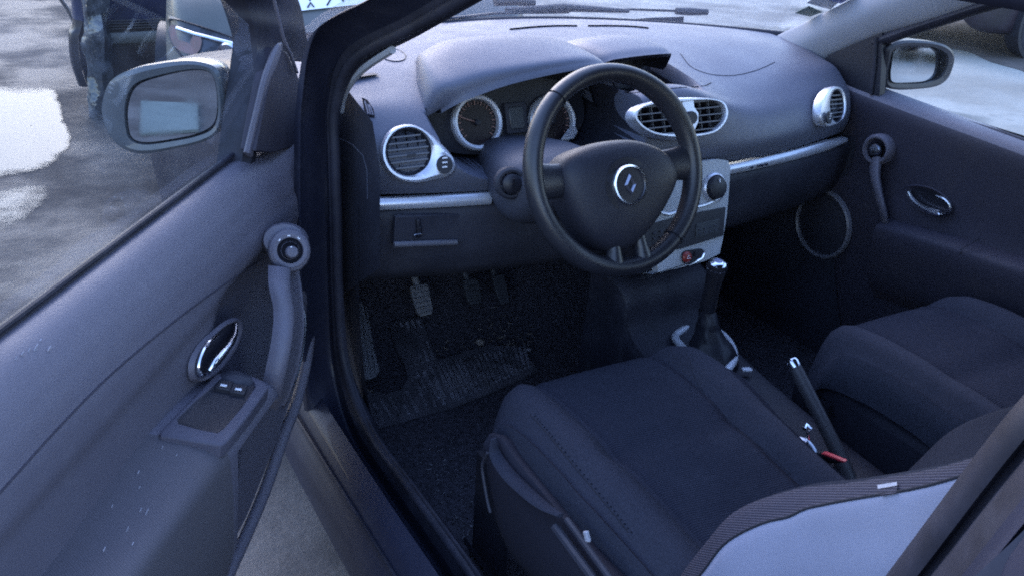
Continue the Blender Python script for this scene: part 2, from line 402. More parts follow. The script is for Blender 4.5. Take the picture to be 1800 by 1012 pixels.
v1 = vent("air_vent", [(670,268),(675,247),(688,229),(708,221),(730,222),(752,234),(772,251),(790,270),(799,287),(797,300),(786,309),(762,315),(735,320),(708,317),(688,307),(675,290)],
     (718,267,40,42), (-.22,-.9,.32), (-.589,.352,.917), 6, (779,290,14,16))
v1["label"] = "round vent in a teardrop silver surround beside the driver door"
v2 = vent("air_vent", [(1441,200),(1444,180),(1452,164),(1463,154),(1474,154),(1482,163),(1486,180),(1485,198),(1479,210),(1468,218),(1454,222),(1444,216)],
     (1470,187,12.5,29), (.30,-.88,.32), (.60,.352,.915), 6, (1449,208,5,11), .004)
v2["label"] = "oval vent in a silver surround beside the passenger door"
# twin centre vent
nrm = V((0,-.93,.36)).normalized(); org = V((0,.246,.967))
outc = [ON(x, y, nrm, org) for x, y in [(1113,207),(1116,195),(1128,187),(1150,181),(1180,176),(1215,174),(1250,175),(1268,181),(1275,195),(1274,208),(1266,222),(1252,233),(1228,239),(1200,241),(1172,240),(1148,236),(1128,226),(1117,215)]]
oc = cr(outc, 90, True); c0 = sum(oc, V((0,0,0)))/90
mb = MB()
inn = [p.lerp(c0, .0)+(c0-p).normalized()*.008 for p in oc]
mb.grid([[p+(p-c0).normalized()*.006-nrm*.02 for p in oc], [p+(p-c0).normalized()*.003+nrm*.001 for p in oc], [p+nrm*.008 for p in oc], [a.lerp(b,.6)+nrm*.008 for a, b in zip(oc, inn)], [p+nrm*.002 for p in inn], [p-nrm*.004 for p in inn]], True)
mb.m = 1; mb.grid([[p-nrm*.003 for p in inn], [p-nrm*.03 for p in inn]], True)
mb.m = 2; mb.add([p-nrm*.026 for p in inn], [tuple(range(90))])
mb.m = 1
Yc = nrm.cross(V((-1,0,0))).normalized(); Yc = Yc if Yc.z > 0 else -Yc
for k in range(5):
    h = -.030+.0148*k
    seg = sorted((p-c0).x for p in inn if abs((p-c0).dot(Yc)-h) < .004)
    if seg: mb.box(c0+V(((seg[0]+seg[-1])/2,0,0))+Yc*h-nrm*.004, (seg[-1]-seg[0], .0026, .012), (1,0,0), Yc, nrm)
for xx in (-.09,-.06,-.03,.045,.07,.095): mb.box(c0+V((xx,0,0))-nrm*.018, (.002,.06,.008), (1,0,0), Yc, nrm)
mb.m = 0; dcx = ON(1210, 205, nrm, org)
d_out = [dcx+V((a,0,0))+Yc*b for a, b in [(-.016,.034),(.014,.034),(.014,.018),(.024,.004),(.021,-.014),(.008,-.031),(-.012,-.031),(-.024,-.012),(-.024,.008),(-.016,.02)]]
mb.prism([p-nrm*.008 for p in d_out], nrm*.013); mb.m = 3
mb.lathe([(.0,.012),(.012,.012),(.014,.008),(.014,.0)], dcx-Yc*.004+nrm*.003, nrm, 20)
mb.build("air_vent", [m_silver, m_slat, m_void, m_black], dash, label="wide twin vent in a silver surround above the middle panel")

# silver trim strips
def strip(name, xa, xb, n=24, w0=.026, taper=False):
    mb = MB(); rows = []
    for i in range(n):
        x = xa+(xb-xa)*i/(n-1); y = .283+.205*x*x; w = w0*(1-(.45*sstep(.80,1,i/(n-1)) if taper else 0)); z0 = .818
        prof = [(.012,w/2-.002),(-.004,w/2),(-.011,w*.28),(-.013,-.05*w),(-.010,-w*.35),(-.002,-w/2),(.012,-w/2)]
        rows.append([V((x, y+a, z0+b)) for a, b in prof])
    mb.grid(rows); k = len(mb.v); mb.add(rows[0], [tuple(range(7))]); mb.add(rows[-1], [tuple(range(7))])
    return mb.build(name, m_silver, dash)
strip("trim_strip", -.652, -.430)
s2 = strip("trim_strip", .150, .660, 40, taper=True)
mb = MB()
for k, (x0, w) in enumerate([(1318,7),(1330,4),(1336,6),(1344,5)]):
    p = ON(x0, 293-(x0-1318)*.19, (0,-1,.1), (0,.289,.815)); mb.box(p+V((0,-.006,0)), (w*.0011,.004,.006))
mb.build("strip_badge", m_dchrome, dash)

# lower dashboard, driver side with coin box, passenger side with glovebox
mb = MB()
def lower(xa, xb):
    prof = [(.018,.812),(.004,.800),(.0,.775),(.006,.72),(.02,.680),(.05,.640),(.12,.608),(.30,.600),(.42,.64)]
    return [[V((x, .278+.2*x*x+a, z)) for a, z in prof] for x in [xa+(xb-xa)*i/12 for i in range(13)]]
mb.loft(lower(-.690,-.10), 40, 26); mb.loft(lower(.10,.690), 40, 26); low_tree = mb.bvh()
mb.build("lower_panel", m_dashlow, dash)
mb = MB(); cb = [UY(x, y, .331) for x, y in [(694,380),(822,374),(815,424),(690,433)]]
mb.grid([[cb[0], cb[1]], [cb[3], cb[2]]]); bb = [p+V((0,-.004,0)) for p in cb]
mb = MB(); mb.prism(bb, (0,.012,0)); mb.m = 1
for (x0,y0,x1,y1) in [(735,385,735,418),(737,398,738,416)]:
    mb.tube([UY(x0,y0,.324), UY(x1,y1,.324)], [.006,.004], 8)
mb.m = 2; mb.box(UY(734,413,.319), (.018,.006,.006)); mb.m = 3
mb.tube([UY(692,430,.320), UY(750,428,.318), UY(803,426,.320)], .0065, 10)
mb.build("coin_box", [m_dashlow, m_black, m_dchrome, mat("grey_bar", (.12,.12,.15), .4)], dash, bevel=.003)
# glovebox catch
MB().box(UY(1345,342,.335), (.034,.02,.010)).build("glovebox_catch", m_dashlow, dash, bevel=.003)
# left side end panel with its seam
mb = MB(); ep = [UX(x, y, -.694) for x, y in [(598,176),(612,160),(655,215),(668,300),(668,470),(600,520),(585,360)]]
mb.add(ep, [tuple(range(7))]); mb.m = 1
mb.tube([UX(x, y, -.693) for x, y in [(598,244),(620,254),(639,274),(646,300),(647,350)]], .0016, 6)
mb.build("end_panel", [m_dashlow, m_dash], dash)

# ------------------------------------------------------------------ instruments
clus = MB(); CP = V((-.312,.468,.94)); CNv = V((0,-.94,.34)).normalized(); CY = V((0,.34,.94))
pts = [CP+V((1,0,0))*(.20*math.copysign(abs(math.cos(a))**.75, math.cos(a)))+CY*(.078*math.copysign(abs(math.sin(a))**.75, math.sin(a))) for a in [6.2832*k/48 for k in range(48)]]
clus.prism(pts, -CNv*.01); cluster = clus.build("instrument_cluster", m_black, car, label="black instrument cluster with two silver ringed dials")
def gauge(px, py, r, label, big):
    c = ON(px, py, CNv, CP)+CNv*.002
    mb = MB(); mb.lathe([(r+.002,0),(r+.001,.010),(r-.003,.014),(r-.009,.012),(r-.011,.003)], c, CNv, 48); mb.m = 1
    mb.lathe([(0.0001,.002),(r-.010,.002)], c, CNv, 48); mb.m = 2
    for k in range(25):
        a = R(-130+k*260/24); d = V((1,0,0))*math.sin(a)+CY*math.cos(a); t = CNv.cross(d)
        mb.box(c+d*(r-.017)+CNv*.0035, (.0012 if k % 2 else .0024,.0015,.009 if k % 2 == 0 else .005), t, CNv, d)
    a = R(-70 if big else -95); d = V((1,0,0))*math.sin(a)+CY*math.cos(a); t = CNv.cross(d)
    mb.box(c+d*(r*.4)+CNv*.006, (.0022,.0015,r*.8), t, CNv, d); mb.m = 3
    mb.lathe([(.0001,.011),(.006,.010),(.007,.003)], c, CNv, 16)
    return mb.build("gauge", [m_silver, m_gface, m_marks, m_black], cluster, label)
gauge(836, 216, .058, "rev counter with orange marks", 1); gauge(968, 214, .058, "speedometer with orange marks", 0)
mb = MB(); dc = ON(905, 208, CNv, CP)+CNv*.004
mb.box(dc, (.052,.010,.066), (1,0,0), CNv, CY); mb.m = 1; mb.box(dc+CNv*.005, (.036,.004,.048), (1,0,0), CNv, CY)
mb.build("display", [m_dashlow, m_lcd], cluster, bevel=.003)
pl_ = [ON(x, y, CNv, CP+CNv*.02) for x, y in [(985,246),(998,228),(1010,222),(1015,232),(1008,244),(995,247)]]
MB().prism(pl_, CNv*.002).build("ring_glare", m_silver, cluster, bevel=.001)  # silver plate standing for glare off the gauge ring

# ------------------------------------------------------------------ steering wheel
T = R(23); WN = V((0,-math.cos(T),math.sin(T))); WU = V((0,math.sin(T),math.cos(T))); WX = V((1,0,0)); WC = V((-.361,0,.972))
def wp(a, b, k=0.): return WC+WX*a+WU*b+WN*k
def WP(px, py, k=0.): return ON(px, py, WN, WC+WN*k)
sw = MB(); ring = [wp(.1675*math.cos(a), .1675*math.sin(a)) for a in [6.2832*k/96 for k in range(96)]]
rr = [.0185+.0022*max(0, math.cos(2*(6.2832*k/96)-R(90)-0))**4 for k in range(96)]
rows = []
for k in range(96):
    a = 6.2832*k/96; d = WX*math.cos(a)+WU*math.sin(a)
    rows.append([ring[k]+(d*math.cos(q)*.88+WN*math.sin(q)*1.06)*rr[k] for q in [6.2832*j/18 for j in range(18)]])
sw.grid(rows, True, True)
wheel = sw.build("steering_wheel", m_leather, car, label="worn black leather steering wheel")
for ang in (52, 128, 232, 308):
    a = R(ang); d = WX*math.cos(a)+WU*math.sin(a); c = WC+d*.1675
    MB().tube([c+(d*math.cos(q)*.88+WN*math.sin(q)*1.06)*.0192 for q in [6.2832*j/24 for j in range(24)]], .0009, 5, True).build("rim_seam", m_void, wheel)
# airbag pad
outl = [(984,312),(986,292),(1000,272),(1035,256),(1075,248),(1110,247),(1145,256),(1170,272),(1184,292),(1187,315),(1176,345),(1156,380),(1132,412),(1108,434),(1082,441),(1058,437),(1030,415),(1008,382),(992,345)]
o3 = cr([WP(x, y, .0) for x, y in outl], 72, True); hc = WP(1096, 330, .0)
mb = MB(); rws = []
for f, k in [(1.0,-.045),(1.015,-.012),(1.0,.000),(.965,.010),(.90,.018),(.78,.026),(.60,.032),(.40,.036),(.2,.038),(.001,.0385)]:
    rws.append([hc+(p-hc)*f+WN*k for p in o3])
mb.grid(rws, True); hub_tree = mb.bvh(); hub = mb.build("airbag_cover", m_hub, wheel)
# spokes
def spoke(a0, b0, a1, b1, w0, w1, k0=-.012, k1=-.002):
    p, q = wp(a0, b0, k0), wp(a1, b1, k1); t = (q-p).normalized(); s_ = WN.cross(t).normalized()
    rws = []
    for f in [i/6 for i in range(7)]:
        c = p.lerp(q, f); w = w0+(w1-w0)*f-.006*math.sin(f*math.pi)
        rws.append([c+s_*w*math.cos(z)+WN*.014*math.sin(z) for z in [6.2832*j/14 for j in range(14)]])
    return MB().grid(rws, True).build("spoke", m_leather, wheel)
spoke(.070,-.005,.158,-.002,.036,.033); spoke(-.070,-.005,-.158,-.002,.036,.033)
spoke(-.024,-.09,-.031,-.160,.019,.017,-.004,.004); spoke(.024,-.09,.031,-.160,.019,.017,-.004,.004)
# emblem: ring and upright diamond
ec = cast(1107, 325, hub_tree, .0) or WP(1107, 325, .036)
mb = MB(); mb.lathe([(.0345,-.004),(.0350,.002),(.0335,.0045),(.0305,.0042),(.0295,.001)], ec, WN, 56, ref=WX)
mb.m = 1; mb.lathe([(.0001,.0016),(.0300,.0010)], ec, WN, 40, ref=WX); mb.lathe([(.0345,-.002),(.047,-.0035)], ec, WN, 40, ref=WX)
mb.m = 2
ow, oh, iw, ih = .0125, .0185, .0048, .0088
O4 = [ec+WX*a+WU*b+WN*.002 for a, b in [(0,oh),(ow,0),(0,-oh),(-ow,0)]]
I4 = [ec+WX*a+WU*b+WN*.002 for a, b in [(.0012,ih),(iw,-.001),(-.0012,-ih),(-iw,.001)]]
M4 = [ec+WX*a+WU*b+WN*.0062 for a, b in [(.0005,oh*.74),(ow*.70,-.0006),(-.0005,-oh*.74),(-ow*.70,.0006)]]
mb.grid([O4, M4, I4], True)
mb.build("emblem", [m_chrome, m_black, m_dchrome], wheel, label="chrome ring with a dark upright diamond")

# column shroud with ignition lock
mb = MB(); rws = []
for y_, cx, cz, hw, hh, e in [(.46,-.325,.85,.060,.050,.7),(.36,-.333,.862,.088,.062,.65),(.28,-.345,.870,.106,.069,.62),(.22,-.355,.873,.115,.072,.6),(.185,-.360,.876,.112,.068,.65),(.165,-.361,.878,.098,.058,.7),(.13,-.361,.905,.075,.055,.8),(.06,-.361,.940,.060,.050,.9),(.03,-.361,.950,.055,.048,1)]:
    rws.append([V((cx+hw*math.copysign(abs(math.cos(a))**e, math.cos(a)), y_+.10*(0)-.0, cz+hh*math.copysign(abs(math.sin(a))**e, math.sin(a)))) for a in [6.2832*j/40 for j in range(40)]])
mb.grid(rws, True); shroud_tree = mb.bvh(); shroud = mb.build("column_shroud", m_shroud, car)
p = cast(897, 322, shroud_tree) or UY(897,322,.18)
ax = V((-.25,-.9,.2)).normalized()
mb = MB(); mb.lathe([(.030,-.012),(.030,.006),(.026,.010),(.022,.010),(.020,.004)], p, ax, 28); mb.m = 1
mb.lathe([(.0001,.020),(.012,.020),(.018,.016),(.019,.0)], p, ax, 24); mb.box(p+ax*.022, (.004,.004,.022), (1,0,0), ax, (0,0,1))
mb.build("ignition_lock", [m_dashlow, m_black], shroud)
# stalk on the right of the column
MB().tube([V((-.27,.17,.925)), V((-.21,.15,.93)), V((-.165,.13,.935))], [.008,.009,.011], 10).build("wiper_stalk", m_black, shroud)

# ------------------------------------------------------------------ centre panel
FN = V((0,-.958,.285)).normalized(); FO = V((0,.242,.87)); FV = V((0,-.285,-.958))
def FP(px, py, k=0.): return ON(px, py, FN, FO+FN*k)
mb = MB(); cons = MB()
rt_ = [(1262,280),(1279,283),(1283,295),(1281,330),(1277,375),(1270,420),(1264,446),(1240,458),(1205,468),(1165,477),(1146,482)]
rp = [FP(x, y) for x, y in rt_]; xm = .006
lf = [V((-.080, rp[-1].y, rp[-1].z)), V((-.092, rp[5].y, rp[5].z)), V((-.104, rp[3].y, rp[3].z)), V((-.107, rp[1].y, rp[1].z)), V((-.095, rp[0].y, rp[0].z))]
mb.prism([p-FN*.022 for p in rp+lf], FN*.024)
fascia = mb.build("centre_panel", m_fascia, car, bevel=.004, label="pale silver middle panel with dials, radio and red hazard button")
# dark console block behind it, and its dark rounded sides
blk = [p+(V((xm,p.y,p.z))-p)*-.06-FN*.024 for p in rp+lf]; cons.prism(blk, (0,.25,0))
cons.build("console_block", m_dashlow, fascia, bevel=.006)
def dial(px, py, r):
    c = FP(px, py, .004); mb = MB()
    mb.lathe([(r+.006,-.004),(r+.006,.003),(r+.002,.006),(r+.001,-.001)], c, FN, 32); mb.m = 1
    mb.lathe([(r+.002,-.001),(r,.006),(r-.003,.014),(r*.5,.017),(.0001,.017)], c, FN, 32); mb.m = 2
    mb.box(c+FN*.018-FV*r*.6, (.002,.003,.008), (1,0,0), FN, FV)
    return mb.build("climate_dial", [m_silver, m_black, m_white], fascia)
dial(1256, 330, .0265); dl = FP(1256, 330); dial_l = V((2*xm-dl.x-.006, dl.y, dl.z))
def proj(p):
    d = V(p)-CAM; z = d.dot(FW); return 900+F*d.dot(RT)/z, 506-F*d.dot(UP)/z
dial(*proj(dial_l), .0265)
mb = MB(); mb.tube([FP(x, y, .005) for x, y in [(1150,371),(1175,377),(1205,369),(1240,360),(1264,350),(1274,335)]], .0035, 8)
mb.build("panel_lip", m_silver, fascia)
# radio
rd = [FP(x, y, .001) for x, y in [(1273,364),(1269,414),(1195,437),(1118,452),(1124,398),(1200,378)]]
mb = MB(); mb.prism(rd, FN*.005); mb.m = 1
ra = [FP(x, y, .007) for x, y in [(1264,385),(1262,408),(1222,419),(1224,394)]]
mb.prism(ra, FN*.001); mb.m = 2
for i in range(4):
    for j in range(2):
        p = FP(1230+i*9, 404-i*2.4+j*8, .008); mb.box(p, (.0058,.004,.0045), (1,0,0), FN, FV)
for i in range(3):
    for j in range(3): mb.box(FP(1150+i*12, 410-i*3+j*10, .007), (.007,.004,.005), (1,0,0), FN, FV)
mb.build("radio", [m_black, m_lcd, m_dashlow], fascia, bevel=.0015)
# hazard switch
hs = [FP(x, y, .003) for x, y in [(1197,450),(1203,441),(1216,439),(1230,437),(1237,443),(1233,452),(1222,458),(1212,464),(1201,462)]]
mb = MB(); mb.prism(cr(hs, 36, True), FN*.003); mb.m = 1
mb.tube([FP(x, y, .006) for x, y in [(1201,464),(1212,466),(1223,460),(1234,454),(1238,445)]], .0022, 8); mb.m = 2
hc_ = FP(1207, 452, .006); mb.lathe([(.0001,.007),(.009,.006),(.0125,.002),(.0125,-.002)], hc_, FN, 24); mb.m = 3
tri = [hc_+FN*.0075+V((1,0,0))*.005*math.sin(R(120*k))-FV*.005*math.cos(R(120*k)) for k in range(3)]
mb.tube(tri, .0008, 5, True); mb.m = 0; mb.box(FP(1224,446,.008), (.010,.006,.010), (1,0,0), FN, FV)
mb.build("hazard_switch", [m_black, m_chrome, m_hazard, m_white], fascia)

# ------------------------------------------------------------------ tunnel console, gear lever, handbrake
m_tunnel = mat("tunnel_plastic", (.024,.024,.036), .6, spec=.35, bump=(420,.5,.001), var=(9,.8,1.2), dust=(14,(.10,.10,.11),.25))
mb = MB(); rws = []
for y_, z_, w in [(.36,.60,.135),(.27,.59,.13),(.235,.56,.125),(.22,.50,.12),(.17,.462,.115),(.08,.452,.11),(-.02,.445,.10),(-.15,.44,.09),(-.35,.43,.085),(-.75,.42,.085)]:
    rws.append([V((x+.012, y_, z)) for x, z in [(-w-.02,.18),(-w-.004,z_-.10),(-w,z_-.025),(-w+.018,z_),(0,z_-.004),(w-.018,z_),(w,z_-.025),(w+.004,z_-.10),(w+.02,.18)]])
mb.loft(rws, 50, 50); tun_tree = mb.bvh(); tunnel = mb.build("tunnel_console", m_tunnel, car)
# with something brown in it
gl = MB()
kb = UX(1254, 486, .012); boot = V((.030, .085, .455)); 
neck = UX(1243, 545, .015)
axis = (UX(1262,462,.010)-neck).normalized()
top = UX(1262,462,.010)
gl.loft([[p_ for p_ in [c+V((math.cos(a)*r_, math.sin(a)*r_*1.1, 0)) for a in [6.2832*j/20 for j in range(20)]]] for c, r_ in
   [(boot,.058),(boot+V((-.002,.004,.03)),.050),(boot.lerp(neck,.55),.030),(boot.lerp(neck,.8),.022),(neck,.017)]], 40, 20, cu=True)
for i, v in enumerate(gl.v):
    gl.v[i] = v+V((noise.noise(v*55)*.004, noise.noise(v*55+V((9,0,0)))*.004, 0))
gear = gl.build("gear_lever", m_black, car, label="gear lever with chrome capped black knob and leather gaiter")
mb = MB(); L_ = (top-neck).length
mb.lathe([(.0165,0),(.0185,.015),(.0165,L_*.45),(.0195,L_*.75),(.0225,L_*.92),(.021,L_)], neck, axis, 28)
mb.build("knob_body", m_black, gear)
mb = MB(); mb.lathe([(.0225,-.012),(.0215,-.004),(.0175,.002),(.010,.0045),(.0001,.005)], top, axis, 28, ref=(1,0,0)); mb.m = 1
mb.lathe([(.0001,.0056),(.009,.0052),(.0095,.004)], top, axis, 20)
mb.build("knob_cap", [m_chrome, mat("blue_grey_disc", (.16,.18,.32), .3)], gear)
rg = [(1224,568),(1204,577),(1187,590),(1192,601),(1203,612),(1230,640),(1270,652),(1286,640),(1291,622),(1280,598),(1256,578)]
MB().tube(cr([UZ(x, y, .472) for x, y in rg], 60, True), .0085, 10, True).build("gaiter_ring", m_whitetrim, gear)
MB().box(UZ(1313,649,.462), (.022,.014,.006), (.9,-.4,0), (.4,.9,0)).build("console_clip", m_whitetrim, tunnel, bevel=.002)
hb = MB(); h0, h1 = UX(1494,845,.022), UX(1396,640,.012); t = (h1-h0).normalized()
pth = cr([h0-t*.08-V((0,0,.03)), h0, h0.lerp(h1,.4)+V((0,0,.004)), h0.lerp(h1,.8), h1], 16)
hb.tube(pth, [.016]*6+[.0155,.015,.0145,.0145,.0145,.0145,.0145,.014,.0135,.012], 12, sx=.85)
brake = hb.build("handbrake", mat("handbrake_grip", (.052,.050,.058), .5, bump=(500,.3,.0006), dust=(12,DUST,.2)), car, label="dark handbrake lever pulled up, with chrome button")
MB().tube([h1-t*.006, h1+t*.006, h1+t*.012], [.0125,.0125,.009], 14).build("release_button", m_chrome, brake)
# seat belt buckle beside the driver seat
bu = UX(1466, 802, -.098); bx = (UX(1490,818,-.098)-UX(1445,800,-.098)).normalized(); bn = V((-.2,-.75,.6)).normalized(); by = bx.cross(bn)
mb = MB(); mb.box(bu-bn*.028, (.056,.052,.024), bx, bn, by)
buckle = mb.build("belt_buckle", m_black, car, bevel=.004)
MB().box(bu, (.048,.012,.019), bx, bn, by).build("release_button", m_red, buckle, bevel=.002)
mb = MB(); q = UX(1418,752,-.10); mb.tube([q+V((-.006,0,0)), q+V((.004,.006,.002)), q+V((.008,-.004,-.002))], .004, 8)
mb.tube([UX(1420,758,-.10), UX(1421,772,-.10)], .003, 8); mb.m = 1
mb.tube(cr([UX(1398,770,-.105), UX(1415,775,-.10), UX(1428,790,-.10), UX(1432,800,-.1)], 8), .006, 8, sx=1.5)
mb.build("belt_anchor", [m_chrome, m_dchrome], car)
# ------------------------------------------------------------------ seats
def cushion_z(x, v):     # height over the seat, x across, v distance behind the front edge
    z = .588 + .024*math.exp(-((abs(x)-.185)/.045)**2) - .010*math.exp(-((v-.30)/.03)**2)*(1 if abs(x) < .16 else .3)
    z -= .012*math.exp(-((abs(x)-.135)/.012)**2)
    z += .012*sstep(.02,.16,v) - .03*sstep(.25,.6,v)
    return z
def seat(cx, yf, slim, drop):
    mb = MB(); rws = []
    W = .252
    stn = [(-.012,.0),(-.004,.25),(.004,.5),(.018,.75),(.04,.92),(.07,1.)]+[(.07+.47*(k/26), 1.) for k in range(1, 27)]
    for v, f in stn:
        row = []
        for s in [i/70*2-1 for i in range(71)]:
            if abs(s) > .84:          # the rounded flank
                q = (abs(s)-.84)/.16; x = math.copysign(W*(.93+.075*math.sin(min(1, q*1.6)*math.pi/2)-.03*q), s)
                zt = cushion_z(.22, v) - .012 - (drop if s < 0 else .10)*q**1.25
            else:
                x = W*.93*s/.84; zt = cushion_z(x, v) - .022*sstep(.20, .236, abs(x))
            zz = .468+(zt-.468)*f if zt > .468 else zt
            x *= 1-(slim*sstep(.04,.42,v) if x > 0 else .04*sstep(.3,.5,v))
            plan = .018*(abs(x)/W)**2 + .085*max(0, (abs(x)/W-.45)/.55)**2.6
            row.append(V((cx+x, yf-v-plan*(1-.5*sstep(.05,.4,v)), zz)))
        rws.append(row)
    def mf(i, j):
        x = W*.93*abs(-1+2*j/70)/.84
        return 0 if x < .135 else 1
    mb.grid(rws, matf=mf); tr = mb.bvh()
    return mb, tr, rws
dmb, dtree, drows = seat(-.372, .035, .19, .115)
dseat = dmb.build("driver_seat", [m_seat, m_seatp], car, label="driver seat in dark blue ribbed cloth with pale grey back")
def seam(tr, px, nm, par, rad=.0013, n=46, m_=m_seam, off=-.0006):
    pts = draped(px, tr, n, off)
    if len(pts) > 3: return MB().tube(pts, rad, 6).build(nm, m_, par)
seam(dtree, [(932,728),(965,765),(1010,820),(1060,880),(1105,935)], "cushion_seam", dseat)
seam(dtree, [(1212,628),(1222,665),(1250,705),(1300,755),(1355,800),(1392,835)], "cushion_seam", dseat, .0010)
# stitches beside the seam
mb = MB(); pts = draped([(940,731),(972,768),(1017,823),(1067,883),(1112,938)], dtree, 60, .001)
for a, b_ in zip(pts[::2], pts[1::2]): mb.tube([a, a.lerp(b_, .8)+V((.004,0,0))], .0011, 5)
mb.build("stitching", m_seatp, dseat)

# the driver backrest: dark ribbed edge, pale grey flank
SPY = [(-.520,.555),(-.540,.615),(-.570,.69),(-.606,.765),(-.680,.848),(-.745,.903),(-.835,.985),(-.905,1.07),(-.955,1.15),(-.985,1.22)]
def spine(pts, n=60):
    c = cr([V((0, y_, z)) for y_, z in pts], n); out = []
    for i, p in enumerate(c):
        t = (c[min(i+3, n-1)]-c[max(i-3, 0)]).normalized(); out.append((p, V((0, t.z, -t.y))))
    return out
def backrest(cx, pts):
    rows = []; sp = spine(pts)
    for i, (p, nf) in enumerate(sp):
        f = i/59; k = 1-.07*sstep(.55,.85,f)-.30*sstep(.85,1,f); th = 1-.25*sstep(.4,1,f); nb = 1.15-.75*sstep(.22,.62,f)+.12*math.exp(-((f-.46)/.03)**2)
        nf = (nf*.5+V((0,.86,.5))*.5).normalized()
        prof = [(x, d*nb if 4 <= q <= 7 else (d if d < .05 else .05+(d-.05)*th)) for q, (x, d) in enumerate(SX)]
        L = [V((cx+x*k, p.y, p.z))-nf*d for x, d in prof]; Rr = [V((cx-x*k, p.y, p.z))-nf*d for x, d in prof[1:-1]][::-1]
        rows.append(cr(L+Rr, 168, True))
    return rows
SX = [(0,.045),(-.09,.040),(-.15,.020),(-.19,.002),(-.215,.0),(-.233,.008),(-.245,.022),(-.2535,.034),(-.258,.048),(-.262,.085),(-.262,.125),(-.252,.165),(-.22,.185),(-.12,.195),(0,.198)]
grid_ = backrest(-.372, SPY); B1 = V((-.372,-.985,1.22)); BD = V((0,-.4,.92)).normalized(); BNf = V((0,.92,.4))
def bmf(i, j):
    j = min(j, 168-j); q = j/168*28
    return 0 if q < 4.0 else (1 if q < 6.6 else 2)
mb.grid(grid_, True, matf=bmf); mb.m = 1
mb.add(grid_[-1], [tuple(range(168))])
btree = mb.bvh(); back = mb.build("backrest", [m_seat, m_rib, m_grey], dseat)
MB().tube([r[40]-V((.0006,0,0)) for r in grid_], .0016, 6).build("edge_piping", m_seam, back)
pts = draped([(1225,1030),(1262,985),(1292,960),(1345,924),(1400,901),(1455,886),(1500,879),(1520,884)], btree, 40, .0)
# tag on the edge
tg = [cast(x, y, btree, .0035) for x, y in [(1546,856),(1580,851),(1581,857),(1547,863)]]
if all(tg):
    mb = MB(); mb.add(tg, [(0,1,2,3)]); mb.m = 1
    tg2 = [cast(x, y, btree, .003) for x, y in [(1547,864),(1581,858),(1580,866),(1552,871)]]; mb.add(tg2, [(0,1,2,3)])
    mb.build("care_tag", [m_tag, m_rib], dseat)
# head restraint, its posts hidden by the pillar
mb = MB(); hcn = B1+BD*.19
mb.lathe([(.0001,-.055),(.10,-.05),(.125,-.02),(.125,.02),(.10,.05),(.0001,.055)], hcn+BNf*-.06, BNf, 28, ref=(1,0,0), sx=1., sy=.62)
for s_ in (-.05,.05): mb.tube([B1+V((s_,0,0))-BNf*.08-BD*.10, hcn+V((s_,0,0))-BNf*.06], .006, 8)
mb.build("head_restraint", [m_seatp], dseat)
# plastic valance on the sill side of the driver seat, with lever and rail
mb = MB(); top_ = [(866,760),(884,768),(905,800),(945,850),(990,905),(1040,965),(1085,1015),(1130,1065)]; bot_ = [(858,800),(862,850),(870,905),(890,960),(930,1010),(980,1050),(1030,1090),(1080,1130)]
tp = [UX(x, y, -.632) for x, y in top_]; bt = [UX(x, y, -.640) for x, y in bot_]
md_ = [a.lerp(b, .5)+V((-.014,0,0)) for a, b in zip(tp, bt)]
inn_ = [p+V((.035,0,-.02)) for p in tp]
mb.loft([inn_, tp, [a.lerp(b,.2)+V((-.010,0,0)) for a, b in zip(tp, bt)], md_, bt, [p+V((.05,0,-.02)) for p in bt]], 40, 24)
valance = mb.build("seat_valance", m_valance, dseat)
mb = MB(); mb.tube(cr([UX(x, y, -.655) for x, y in [(868,770),(872,800),(900,840),(950,885),(985,905)]], 24), [.006+.008*math.sin(math.pi*i/23) for i in range(24)], 12, sx=.5)
mb.build("valance_rim", m_seatp, dseat)
mb = MB(); mb.tube([UX(975,925,-.66), UX(1012,975,-.66), UX(1060,1040,-.66)], .007, 8); mb.tube([UX(996,912,-.65), UX(1040,972,-.65), UX(1090,1040,-.65)], .005, 8)
mb.build("recline_lever", m_dashlow, dseat)
MB().box(UX(1032,942,-.664), (.006,.010,.016), (1,0,0), (0,.8,-.6), (0,.6,.8)).build("white_clip", m_tag, dseat, bevel=.002)
mb = MB(); mb.tube(cr([UX(x, y, -.662) for x, y in [(857,795),(848,815),(850,840),(857,880),(862,900)]], 20), .0028, 8)
mb.build("wire_lever", m_dashlow, dseat)
def rail(x, y0, y1, ys, par):
    mb = MB(); mb.tube([V((x,y0,.225)), V((x,y1,.225))], .014, 8)
    for y in ys: mb.box(V((x,y,.34)), (.02,.10,.24))
    mb.build("seat_rail", m_black, par)
rail(-.60,.03,-.75,(-.05,-.5),dseat); rail(-.16,.03,-.75,(-.05,-.5),dseat)

pmb, ptree, prows = seat(.368, -.045, .04, .085)
pseat = pmb.build("passenger_seat", [m_seat, m_seatp], car, label="passenger seat in dark blue ribbed cloth")
seam(ptree, [(1612,560),(1660,600),(1690,625)], "cushion_seam", pseat, .0012)
mb = MB(); g_ = backrest(.368, [(y_-.085, z) for y_, z in SPY])
mb.grid(g_, True); mb.add(g_[-1], [tuple(range(84))]); mb.build("backrest", m_seatp, pseat)
rail(.14,-.03,-.80,(-.12,-.55),pseat); rail(.60,-.03,-.80,(-.12,-.55),pseat)
MB().box(V((.368,-.33,.41)), (.455,.46,.17)).build("seat_pan", m_valance, pseat, bevel=.02)
MB().box(V((-.372,-.28,.44)), (.44,.42,.05)).build("seat_pan", m_black, dseat)
p = cast(1570, 748, ptree, .003)
if p: MB().lathe([(.0001,.004),(.006,.003),(.007,0)], p, (-.3,-.5,.8), 12).build("trim_button", m_dchrome, pseat)

